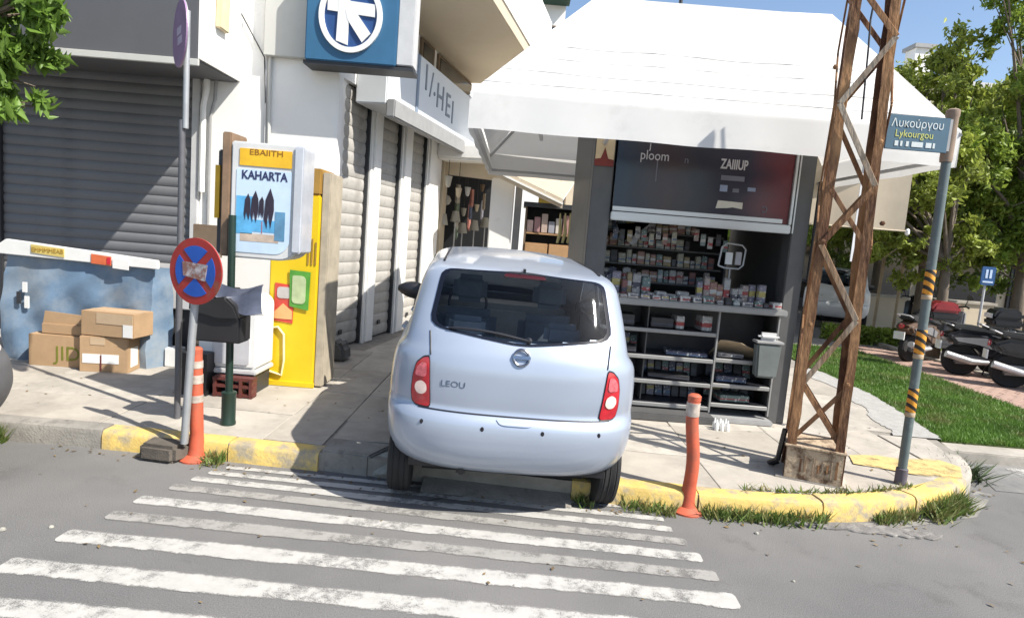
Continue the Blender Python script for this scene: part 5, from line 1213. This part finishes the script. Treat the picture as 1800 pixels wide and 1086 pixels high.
# yellow machine and white freezer behind
m_yel = mat('machine_yellow', (.72, .50, .012), .45, var=.06, scale=3); m_ochre = mat('machine_ochre', (.33, .19, .04), .55, var=.15)
YM = thing('vending_machine', 'tall yellow vending cabinet with red and green stickers against the white wall', 'vending machine', (-2.12, 6.2, ZS))
MB().box(-2.345, -1.885, 5.98, 6.42, ZS+.01, 2.0).obj('cabinet', m_yel, YM, bevel=.012)
MB().box(-2.345, -1.885, 5.98, 6.42, 2.003, 2.25).obj('top_box', m_ochre, YM, bevel=.015)
MB().box(-1.883, -1.80, 6.0, 6.40, ZS+.012, 2.22).obj('side_panel', mat('side_beige', (.40, .35, .27), .6, var=.2), YM, bevel=.01)
MB().box(-2.35, -1.87, 5.96, 5.978, ZS+.005, ZS+.05).obj('kick_plate', m_yel, YM)
MB().box(-2.07, -1.99, 5.973, 5.978, 2.03, 2.14).obj('small_label', mat('label_maroon', (.20, .03, .03), .6), YM); MB().prism(disc_poly(-2.05, 2.09, .03, .035, 16), 5.968, 5.972, 'y').obj('label_spot', m_signw, YM)
st_ = MB().prism([(-2.285, .78), (-2.105, .76), (-2.10, 1.13), (-2.285, 1.145)], 5.972, 5.978, 'y').obj('red_sticker', mat('sticker_red', (.55, .06, .04), .5, var=.2), YM, fix=True)
MB().prism(rr(-2.26, -2.13, 1.0, 1.11, .03, .03, .03, .03), 5.967, 5.971, 'y').obj('sticker_print', mat('sticker_grey', (.45, .42, .40), .6), st_); MB().prism([(-2.28, .87), (-2.2, .95), (-2.11, .88), (-2.11, .80), (-2.28, .80)], 5.967, 5.971, 'y').obj('sticker_print', mat('sticker_orange', (.75, .38, .16), .6), st_, fix=True)
st_ = MB().prism([(-2.145+.01, .93), (-1.955, .90), (-1.945, 1.27), (-2.145, 1.28)], 5.962, 5.968, 'y').obj('green_sticker', mat('sticker_green', (.08, .28, .04), .5, var=.3), YM, fix=True)
MB().prism(rr(-2.115, -1.985, .96, 1.23, .04, .04, .05, .02), 5.957, 5.961, 'y').obj('sticker_print', mat('sticker_pale_green', (.42, .50, .28), .6, var=.2), st_)
for k in range(3): MB().box(-1.985+k*.035, -1.972+k*.035, 5.972, 5.978, 1.34, 1.62-.03*k).obj('vent_slot', m_ochre, YM)
MB().tube([(-2.31, 5.965, .28), (-2.19, 5.965, .25), (-2.17, 5.965, .4), (-2.18, 5.965, .65), (-2.24, 5.965, .72), (-2.31, 5.965, .70)], .012, 6).obj('painted_loop', mat('cream_line', (.75, .62, .35), .6), YM, smooth=True)
FZ = thing('chest_freezer', 'small white chest freezer behind the black bin', 'freezer', (-2.5, 5.7, ZS))
MB().prism(rr(-2.80, -2.27, .38, 1.04, .03, .03, .10, .05), 5.55, 5.95, 'y').obj('body', m_signw, FZ, bevel=.02)
MB().prism(rr(-2.66, -2.33, .42, .80, .03, .03, .10, .05), 5.535, 5.548, 'y').obj('door', mat('freezer_grey', (.50, .50, .52), .4), FZ)
MB().box(-2.80, -2.26, 5.53, 5.95, .33, .375).obj('sill', m_lgrey, FZ, bevel=.01)
MB().box(-2.78, -2.29, 5.56, 5.92, ZS, .325).obj('plinth', m_dark, FZ)
CR = thing('plastic_crate', 'dark red plastic crate under the white freezer front', 'crate', (-2.4, 5.6, ZS))
for z in (ZS+.01, ZS+.09, ZS+.155): MB().box(-2.60, -2.24, 5.42, 5.52, z, z+.03).obj('rail', mat('crate_maroon', (.10, .025, .02), .5, var=.3), CR, bevel=.004)
for x in (-2.59, -2.47, -2.36, -2.27): MB().box(x, x+.025, 5.415, 5.525, ZS, ZS+.18).obj('upright', MATS['crate_maroon'], CR)
MB().box(-2.86, -2.64, 5.40, 5.56, ZS, .52).obj('side_box', m_black, CR)
BS = thing('wall_sack', 'dark grey sack slumped at the foot of the white corner pier', 'sack', (-2.1, 7.35, ZS))
MB().prism([(-2.22, ZS), (-1.90, ZS), (-1.92, .32), (-2.0, .40), (-2.12, .36), (-2.22, .22)], 7.2, 7.5, 'y').obj('sack', mat('sack_grey', (.10, .10, .10), .8, var=.4), BS, bevel=.05)

# ---------------------------------------------------------------- blue sheeted stand, boxes, cabinet
m_tarp = mat('blue_grey_tarp', (.125, .195, .285), .5, var=.25, scale=2.2, col2=(.27, .31, .35), thr=.54, soft=.12, wscale=1.6)
SD = thing('covered_stand', 'long stand under a blue grey sheet and white board before the shutter', 'stand', (-4.3, 6.5, ZS))
G = []
for i in range(81):
    u = i/80; row = []
    for j in range(31):
        v = j/30
        x = -5.20+1.66*u+(.06*math.sin(v*3)*(-1 if u < .1 else 0)); z = 1.20-.04*u-(1.06-.04*u)*v
        y = 6.28-.06*v+.045*math.sin(u*9+v*3.2)*v+.03*math.sin(u*23-v*6)*v+.018*abs(math.sin(u*14+v*11))
        if u > .94: y += (u-.94)*5*(.5+.5*v)
        if u < .06: y += (.06-u)*5
        row.append(Vector((x, y, z)))
    G.append(row)
MB().grid(G).obj('sheet', m_tarp, SD, smooth=True, solid=.012)
MB().box(-5.12, -3.60, 6.42, 7.0, ZS, 1.16).obj('frame', m_grey, SD)
MB().prism([(-5.16, 1.19), (-3.56, 1.155), (-3.56, 1.245), (-4.9, 1.33), (-5.08, 1.34), (-5.16, 1.28)], 6.22, 6.262, 'y').obj('board', m_signw, SD, bevel=.006)
tg = MB().prism([(-4.82, 1.225), (-4.49, 1.20), (-4.49, 1.285), (-4.82, 1.305)], 6.212, 6.218, 'y').obj('yellow_label', mat('label_yellow', (.62, .48, .14), .6, var=.2), SD, fix=True)
text('label_text', 'EMMMMEAB', .06, face((-4.655, 6.209, 1.255), 0), mat('label_ochre', (.42, .26, .04), .6), tg, .001, 1.0)
rl = MB().prism([(-4.22, 1.165), (-4.02, 1.155), (-4.02, 1.245), (-4.22, 1.26)], 6.212, 6.218, 'y').obj('orange_label', mat('label_orange', (.55, .13, .05), .5, var=.25), SD, fix=True)
MB().box(-4.06, -4.025, 6.207, 6.211, 1.17, 1.235).obj('label_print', mat('label_crimson', (.5, .02, .04), .5), rl)
MB().prism([(-4.0, 1.135), (-3.84, 1.125), (-3.84, 1.22), (-4.0, 1.235)], 6.205, 6.211, 'y').obj('white_label', m_signw, SD, fix=True)
for k, (x, z, h) in enumerate(((-4.92, .82, .10), (-4.90, .66, .12), (-4.98, .70, .12))): MB().box(x, x+.04, 6.225, 6.24, z, z+h).obj('tear', m_signw if k < 2 else m_dark, SD)
m_card = mat('cardboard', (.40, .265, .15), .85, var=.12, scale=4, bump=.1, col2=(.34, .22, .12), thr=.62, wscale=5)
m_card2 = mat('cardboard_pale', (.46, .34, .22), .85, var=.12, scale=4)
def carton(label, x0, x1, y0, y1, z0, z1, rz, extra=None, tilt=0.0, flaps=True):
    b = thing('cardboard_box', label, 'box', ((x0+x1)/2, y0, z0), rz, 'cardboard boxes by the shutter')
    T = XF[b]; w_ = (x1-x0)/2; d_ = y1-y0; h = z1-z0
    MB().box(-w_, w_, 0, d_, 0, h, T).obj('carton', m_card, b, bevel=.006)
    MB().box(-w_+.003, w_-.003, d_/2-.025, d_/2+.025, h-.001, h+.0015, T).obj('tape', m_card2, b)
    if extra: extra(b, T, w_, d_, h)
    return b
def ex1(b, T, w_, d_, h):
    text('print', 'JID', .20, T @ face((w_*.42, -.002, h*.42)), mat('print_olive', (.16, .17, .02), .7), b, .001)
def ex2(b, T, w_, d_, h):
    MB().prism([(-w_, h), (w_, h), (w_-.02, h+.10), (-w_+.02, h+.12)], .02, .028, 'y', T @ Matrix.Rotation(R(0), 4, 'X')).obj('flap', m_card, b, fix=True)
def ex3(b, T, w_, d_, h):
    for a, c in ((-w_+.03, -.03), (-.02, w_*.62)): MB().box(a, c, -.004, -.0015, .09, .18, T).obj('label', m_signw, b)
    MB().box(-.032, -.018, -.006, -.004, .02, .17, T).obj('strap', mat('strap_dark_red', (.12, .02, .02), .6), b)
    MB().box(-w_*.55, w_*.05, -.004, -.0015, h-.08, h-.01, T).obj('tape_front', m_card2, b)
    MB().box(w_-.001, w_+.003, .05, .2, .05, .24, T).obj('side_label', m_signw, b)
def ex4(b, T, w_, d_, h):
    MB().box(-w_*.4, w_*.98, -.004, -.0015, h*.52, h*.95, T).obj('tape_front', m_card2, b); MB().box(w_-.1, w_-.003, -.006, -.0042, .01, h*.55, T).obj('label', m_signw, b)
carton('large cardboard box with an olive print, lower left of the group', -4.68, -4.15, 6.00, 6.28, ZS, .455, R(2), ex1)
carton('open flat cardboard box on top of the olive printed box', -4.58, -4.18, 6.03, 6.30, .460, .56, R(0), ex2)
carton('cardboard box with two white labels, lower right of the group', -4.12, -3.68, 5.93, 6.22, ZS, .49, R(8), ex3)
carton('cardboard box with pale tape on top of the white labelled box', -4.13, -3.60, 5.92, 6.22, .496, .735, R(-4), ex4)
CB = thing('metal_cabinet', 'grey metal cabinet with a brown top panel right of the blue sheet', 'cabinet', (-3.45, 6.7, ZS))
MB().box(-3.60, -3.28, 6.55, 6.95, .72, 1.24).obj('door', m_lgrey, CB, bevel=.01); MB().box(-3.62, -3.26, 6.6, 7.0, ZS, .715).obj('base', m_dark, CB)
MB().box(-3.72, -3.42, 7.2, 7.3, 1.25, 1.62).obj('brown_panel', m_wood, CB, bevel=.005); MB().box(-3.52, -3.50, 6.54, 6.549, .92, 1.10).obj('handle', m_dark, CB)
MB().box(-3.55, -3.40, 6.35, 6.5, ZS, .34).obj('paper_pack', m_signw, CB, bevel=.01)
CT = thing('storage_box', 'dark brown storage box between the cabinet and the white freezer', 'box', (-3.1, 6.4, ZS))
MB().box(-3.18, -2.88, 6.2, 6.6, ZS, 1.0).obj('box', mat('dark_brown_panel', (.09, .07, .055), .7, var=.3), CT, bevel=.01); MB().box(-3.12, -3.0, 6.19, 6.198, .62, .8).obj('label', m_lgrey, CT)
# ---------------------------------------------------------------- scooters (local: x forward, z up)
m_scb = mat('scooter_black', (.02, .02, .023), .3, var=.2, coat=.4); m_scg = mat('scooter_grey', (.22, .22, .23), .35, var=.1, coat=.4)
m_scs = mat('scooter_silver', (.50, .50, .51), .35, metal=.3, var=.1, coat=.4); m_sct = mat('scooter_brown', (.13, .085, .06), .4, var=.2)
m_seatb = mat('scooter_seat', (.03, .03, .03), .6, var=.2); m_case_r = mat('top_case_red', (.30, .03, .035), .25, var=.2, coat=.5)
m_cover = mat('canvas_cover', (.36, .33, .25), .85, var=.15, scale=4)
def scooter(label, body, panel, case=None, cover=False, screen=True):
    S = thing('scooter', label, 'scooter', group='scooters parked along the brick path')
    for nm, x, r in (('rear_wheel', -.60, .265), ('front_wheel', .66, .265)):
        T = Matrix.Translation((x, 0, r)) @ Matrix.Rotation(math.pi/2, 4, 'X')
        w_ = MB().lathe([(.185, -.04), (.235, -.06), (.262, -.04), (r, 0), (.262, .04), (.235, .06), (.185, .04)], 28, T).obj(nm, m_tyre, S, smooth=True)
        rim = MB(); nn = 28
        rim.tube([(.185*math.cos(2*math.pi*i/nn), .185*math.sin(2*math.pi*i/nn), 0) for i in range(nn+1)], .016, 6, False, T)
        for k in range(5):
            a = 2*math.pi*k/5; rim.bar((.03*math.cos(a), .03*math.sin(a), 0), (.18*math.cos(a), .18*math.sin(a), 0), .03, .045, (0, 0, 1), T)
        rim.lathe([(.05, -.05), (.05, .05)], 12, T); rim.obj('rim', m_scs, w_)
    def prof(name, pts, y, mm, bev=.03, y0=None): return MB().prism(pts, -y if y0 is None else y0, y, 'y').obj(name, mm, S, bevel=bev, fix=True, smooth=True)
    prof('rear_body', [(-.92, .66), (-.80, .52), (-.45, .48), (-.25, .33), (.02, .30), (.04, .45), (-.05, .66), (-.30, .74), (-.70, .76)], .16, body, .05)
    prof('side_panel', [(-.85, .66), (-.74, .55), (-.42, .52), (-.15, .45), (-.10, .60), (-.32, .70)], .175, panel, .03)
    prof('seat', [(-.80, .765), (-.35, .745), (.0, .69), (.04, .72), (-.10, .79), (-.30, .80), (-.45, .85), (-.80, .86), (-.84, .82)], .145, m_seatb, .035)
    prof('floor_board', [(-.1, .28), (.42, .28), (.42, .34), (-.1, .34)], .17, m_scb, .02)
    prof('leg_shield', [(.38, .30), (.46, .30), (.60, .62), (.58, .98), (.50, .98), (.50, .62)], .20, panel, .025)
    prof('front_fender', [(.40, .44), (.50, .53), (.66, .57), (.84, .52), (.92, .40), (.88, .40), (.80, .48), (.66, .52), (.52, .48), (.44, .40)], .075, body, .012)
    MB().tube([(.66, .07, .265), (.56, .07, .75), (.50, .03, 1.0)], .024, 8).obj('fork', m_scs, S, smooth=True); MB().tube([(.66, -.07, .265), (.56, -.07, .75), (.50, -.03, 1.0)], .024, 8).obj('fork', m_scs, S, smooth=True)
    MB().tube([(.36, -.34, 1.06), (.44, -.25, 1.08), (.50, 0, 1.05), (.44, .25, 1.08), (.36, .34, 1.06)], .017, 8).obj('handlebar', m_scb, S, smooth=True)
    prof('front_cowl', [(.48, .92), (.62, .93), (.66, 1.02), (.56, 1.12), (.44, 1.10)], .11, body, .03)
    MB().lathe([(.075, 0), (.07, .03), (.03, .045)], 16, Matrix.Translation((.63, 0, 1.0)) @ Matrix.Rotation(R(80), 4, 'Y')).obj('headlight', m_lclear, S, smooth=True)
    MB().lathe([(.045, 0), (.05, .02), (.02, .03)], 12, Matrix.Translation((-.90, 0, .66)) @ Matrix.Rotation(R(-85), 4, 'Y')).obj('tail_light', m_red, S, smooth=True)
    for s_ in (-1, 1):
        a = MB().tube([(.44, s_*.22, 1.08), (.42, s_*.28, 1.22)], .008, 6).obj('mirror_arm', m_scb, S)
        MB().lathe([(.055, -.008), (.06, 0), (.05, .012)], 14, Matrix.Translation((.42, s_*.30, 1.25)) @ Matrix.Rotation(R(80), 4, 'Y')).obj('mirror', m_scb, a, smooth=True)
    MB().tube([(-.25, -.16, .28), (-.5, -.18, .27), (-.88, -.19, .36)], [.03, .05, .055], 12).obj('exhaust', m_scs, S, smooth=True)
    prof('engine_cover', [(-.72, .20), (-.20, .22), (-.15, .36), (-.66, .36)], .12, m_scg, .03)
    MB().tube([(-.12, .12, .3), (-.14, .24, .02)], .012, 6).obj('side_stand', m_scb, S)
    MB().box(-.95, -.93, -.10, .10, .42, .56).obj('number_plate', m_signw, S)
    MB().tube([(-.70, .13, .78), (-.90, .11, .86), (-.92, 0, .87), (-.90, -.11, .86), (-.70, -.13, .78)], .014, 6).obj('grab_rail', m_scs, S, smooth=True)
    if case:
        c = MB().prism([(-1.16, .90), (-.76, .90), (-.74, 1.02), (-1.18, 1.02)], -.20, .20, 'y').obj('top_case', m_scb, S, bevel=.03, fix=True)
        MB().prism([(-1.18, 1.024), (-.74, 1.024), (-.77, 1.14), (-.86, 1.20), (-1.08, 1.20), (-1.15, 1.14)], -.20, .20, 'y').obj('case_lid', case, c, bevel=.04, fix=True, smooth=True)
        MB().box(-1.192, -1.18, -.14, .14, 1.03, 1.10).obj('case_reflector', m_signw, c)
    if screen: 
        G = [[Vector((.60-.16*j/5, .24*(i/8-.5)*(1.2-.5*j/5)*2*.6, 1.06+.34*j/5)) for j in range(6)] for i in range(9)]
        MB().grid(G).obj('windscreen', glass_mat('scooter_screen', (.75, .78, .8)), S, smooth=True, solid=.004)
    if cover:
        G = []
        for i in range(17):
            x = -.95+1.6*i/16; h = 1.0+.28*math.exp(-((x-.45)/.25)**2)-.12*math.exp(-((x+.9)/.2)**2)
            G.append([Vector((x+.02*math.sin(a*3), (.30 if abs(x) < .8 else .2)*math.copysign(abs(math.cos(a))**.6, math.cos(a)), .42+(h-.42)*abs(math.sin(a))**.5+.02*math.sin(i*2+a*6))) for a in [math.pi*k/14 for k in range(15)]])
        MB().grid(G).obj('cover', m_cover, S, smooth=True, solid=.006)
    return S
def put(o, x, y, rz, z=.085): o.location = (x, y, z); o.rotation_euler = (0, 0, rz)
put(scooter('black scooter with a red lidded top case', m_scb, m_scg, m_case_r), 8.05, 10.15, R(-14))
put(scooter('brown scooter half hidden behind the striped pole', m_sct, m_scg, None, screen=False), 7.85, 11.6, R(24))
put(scooter('black scooter nearest the lawn with a low seat at right', m_scb, m_scb, None), 8.22, 9.25, R(-22))
put(scooter('scooter under a beige canvas cover at the right picture edge', m_scb, m_scs, None, cover=True, screen=False), 9.05, 8.85, R(172))
sc = scooter('dark scooter parked beside the far white car', m_scb, m_scb, None); put(sc, 9.3, 14.3, R(70), .06)
sc = scooter('grey scooter in the shade behind the black ones', m_scg, m_scg, None); put(sc, 9.0, 10.6, R(-18), .06)
put(scooter('dark scooter with a black top case in the middle of the row', m_scb, m_scg, m_scb), 8.95, 9.95, R(-16), .06)
# blue information sign on a grey post
p = at(1736, 485, 11.0)
IS = thing('information_sign', 'small blue square sign on a slim post behind the scooters', 'sign', (p.x, 11.0, .06))
MB().tube([(p.x, 11.03, .06), (p.x, 11.03, p.z)], .02, 8).obj('post', m_lgrey, IS, smooth=True)
bp_ = MB().prism(rr(p.x-.12, p.x+.12, p.z-.16, p.z+.16, .03, .03, .03, .03), 10.98, 11.0, 'y').obj('plate', mat('info_blue', (.015, .07, .20), .4), IS)
for dx in (-.035, .035): MB().box(p.x+dx-.02, p.x+dx+.02, 10.974, 10.978, p.z-.04, p.z+.11).obj('pictogram', mat('info_white', (.45, .55, .7), .5), bp_)
MB().box(p.x-.09, p.x+.09, 10.974, 10.978, p.z-.12, p.z-.09).obj('pictogram', MATS['info_white'], bp_)

# ---------------------------------------------------------------- trees
m_bark = mat('bark', (.15, .12, .09), .9, var=.3, scale=8, bump=.8, bscale=25, stretch=(1, 1, .3))
def tree(label, x, y, z0, H, trunk_r, clumps, nleaf, size, lm, base_h, droop=.6, name='street_tree', crsc=.42, group=None):
    T = thing(name, label, 'tree', (x, y, z0), group=group)
    top = Vector((x, y, z0+base_h)); b = MB()
    k = MB(); k.tube([(x, y, z0-.05), (x+.03, y, z0+base_h*.5), top], [trunk_r*1.25, trunk_r*.95, trunk_r*.75], 12); k.obj('trunk', m_bark, T, smooth=True)
    tr = random.Random(int(x*97+y*13))
    for c, r in clumps:
        c = Vector(c); mid = top.lerp(c, .5)+Vector((tr.uniform(-.15, .15), tr.uniform(-.15, .15), .12))
        b.tube([top-Vector((0, 0, .1)), mid, c], [trunk_r*.5, trunk_r*.28, trunk_r*.10], 6)
        for _ in range(3):
            e = c+Vector((tr.gauss(0, r*.5), tr.gauss(0, r*.5), tr.gauss(0, r*.4))); b.tube([mid.lerp(c, .6), e], [trunk_r*.16, trunk_r*.04], 5)
    b.obj('limbs', m_bark, T, smooth=True)
    P = []; tot = sum(r**2 for _, r in clumps)
    for c, r in clumps:
        n = int(nleaf*r**2/tot); ns = max(6, int(n/70))
        d = rng.normal(size=(ns, 3)); d /= np.linalg.norm(d, axis=1)[:, None]
        sub = np.array(c)+d*(r*rng.uniform(.35, 1.0, ns)**.6)[:, None]*np.array([1, 1, .85])
        ids = rng.integers(0, ns, n)
        P.append(sub[ids]+rng.normal(size=(n, 3))*r*.13*np.array([1, 1, .9]))
    P = np.concatenate(P)
    inv = np.array((x, y, z0))
    me = leaf_mesh('crown', P-inv, size, lm, droop=droop, aspect=crsc)
    o = bpy.data.objects.new('crown', me); COL.objects.link(o); o.parent = T
    return T
m_leaf = mat('leaf_green', (.22, .30, .045), .5, var=.5, scale=2.6, trans=.38, spec=.35)
m_leaf2 = mat('leaf_olive', (.27, .32, .055), .5, var=.5, scale=2.4, trans=.38, spec=.35)
m_leaf3 = mat('leaf_dark', (.14, .20, .034), .5, var=.45, scale=2, trans=.30, spec=.35)
m_leaf4 = mat('leaf_bright', (.14, .24, .04), .45, var=.4, scale=3, trans=.38, spec=.4)
def crown(cx, cy, cz, rx, rz, n, r0, seed):
    q = random.Random(seed); out = []
    while len(out) < n:
        d = Vector((q.uniform(-1, 1), q.uniform(-1, 1), q.uniform(-1, 1)))
        if d.length > 1 or d.length < .25: continue
        out.append(((cx+d.x*rx, cy+d.y*rx, cz+d.z*rz), r0*q.uniform(.75, 1.25)))
    return out
G_ = 'trees behind the lawn'
tree('leafy tree right behind the striped pole with the lowest branches', 8.17, 12.0, .06, 5.5, .10, crown(7.75, 12.3, 3.3, 1.3, 1.6, 30, .5, 1)+[((7.3, 12.2, 2.3), .4), ((8.3, 12.2, 2.2), .42)], 25000, .12, m_leaf2, 2.0, group=G_)
tree('tall tree at the right picture edge reaching above the frame', 10.1, 12.6, .06, 8.5, .13, crown(9.75, 12.8, 4.7, 1.6, 3.1, 36, .6, 2)+[((9.1, 12.4, 2.4), .5), ((9.9, 12.4, 2.3), .5), ((9.0, 12.7, 7.2), .4)], 28000, .13, m_leaf, 2.2, group=G_)
tree('broad dark tree behind the tall one at right', 12.6, 15.4, .06, 8.5, .16, crown(12.4, 15.6, 4.6, 2.4, 2.9, 30, .9, 3), 20000, .16, m_leaf3, 2.0, group=G_)
tree('rounded olive tree in the row right of the kiosk curtain', 9.4, 14.6, .06, 5.6, .10, crown(9.0, 14.8, 4.3, 2.0, 2.5, 34, .62, 4), 22000, .14, m_leaf2, 1.9, group=G_)
tree('small tree seen through the lattice of the rusty tower', 6.6, 15.2, .06, 5, .09, crown(6.7, 15.4, 3.0, 1.8, 1.0, 18, .6, 5)+[((6.0, 15.2, 2.1), .4), ((7.4, 15.2, 2.1), .45)], 14000, .13, m_leaf, 1.8, group=G_)
tree('far tree crown beside the distant chimney', 13.6, 20.0, .06, 9, .16, crown(13.2, 20.2, 5.4, 2.6, 2.3, 24, 1.0, 6), 13000, .20, m_leaf2, 2.2, group=G_)
tree('dark tree deep behind the parked white car', 10.6, 18.5, .06, 6.5, .14, crown(10.2, 18.6, 4.4, 2.4, 2.3, 26, .95, 8), 15000, .18, m_leaf3, 1.9, group=G_)
tree('street tree whose bright leaves hang into the upper left corner', -5.1, 5.0, 0.0, 5, .12, [((-3.98, 5.0, 3.3), .34), ((-4.12, 5.1, 2.85), .3), ((-4.1, 5.0, 3.7), .4), ((-4.08, 5.0, 2.5), .24), ((-4.0, 5.0, 3.0), .28), ((-4.25, 5.0, 2.3), .2), ((-4.45, 5.0, 3.0), .45), ((-4.7, 5.0, 3.4), .7), ((-5.4, 5.0, 3.2), .7), ((-5.0, 4.6, 4.2), .7), ((-4.4, 5.05, 2.6), .3)], 10500, .16, m_leaf4, 2.0, 1.3, crsc=.34)
# low hedge
P = np.c_[rng.uniform(7.0, 9.4, 2600), rng.uniform(13.5, 14.2, 2600), rng.uniform(.06, .42, 2600)]
H_ = meta(bpy.data.objects.new('low_hedge', leaf_mesh('low_hedge', P, .11, m_leaf, droop=-.3)), 'low green hedge strip at the far end of the brick path', 'hedge'); COL.objects.link(H_)
for k, (px, yy_) in enumerate(((1572, 14.6), (1603, 14.8), (1537, 14.9))):
    p = at(px, 560, yy_)
    S = thing('tree_stake', 'slim pale wooden stake under the trees, %s of three' % ['middle', 'right', 'left'][k], 'stake', (p.x, yy_, .06))
    MB().tube([(p.x, yy_, .06), (p.x+.03, yy_, 2.2)], .035, 8).obj('pole', mat('pale_wood', (.42, .33, .22), .8, var=.2), S, smooth=True)
wl = thing('low_wall', 'low pale stone wall behind the hedge', 'wall', (10.5, 17.5, .06))
MB().box(8.9, 13.5, 17.6, 17.9, .06, .95).obj('wall', m_beige, wl); MB().box(8.85, 13.55, 17.55, 17.95, .95, 1.02).obj('coping', m_conc2, wl)
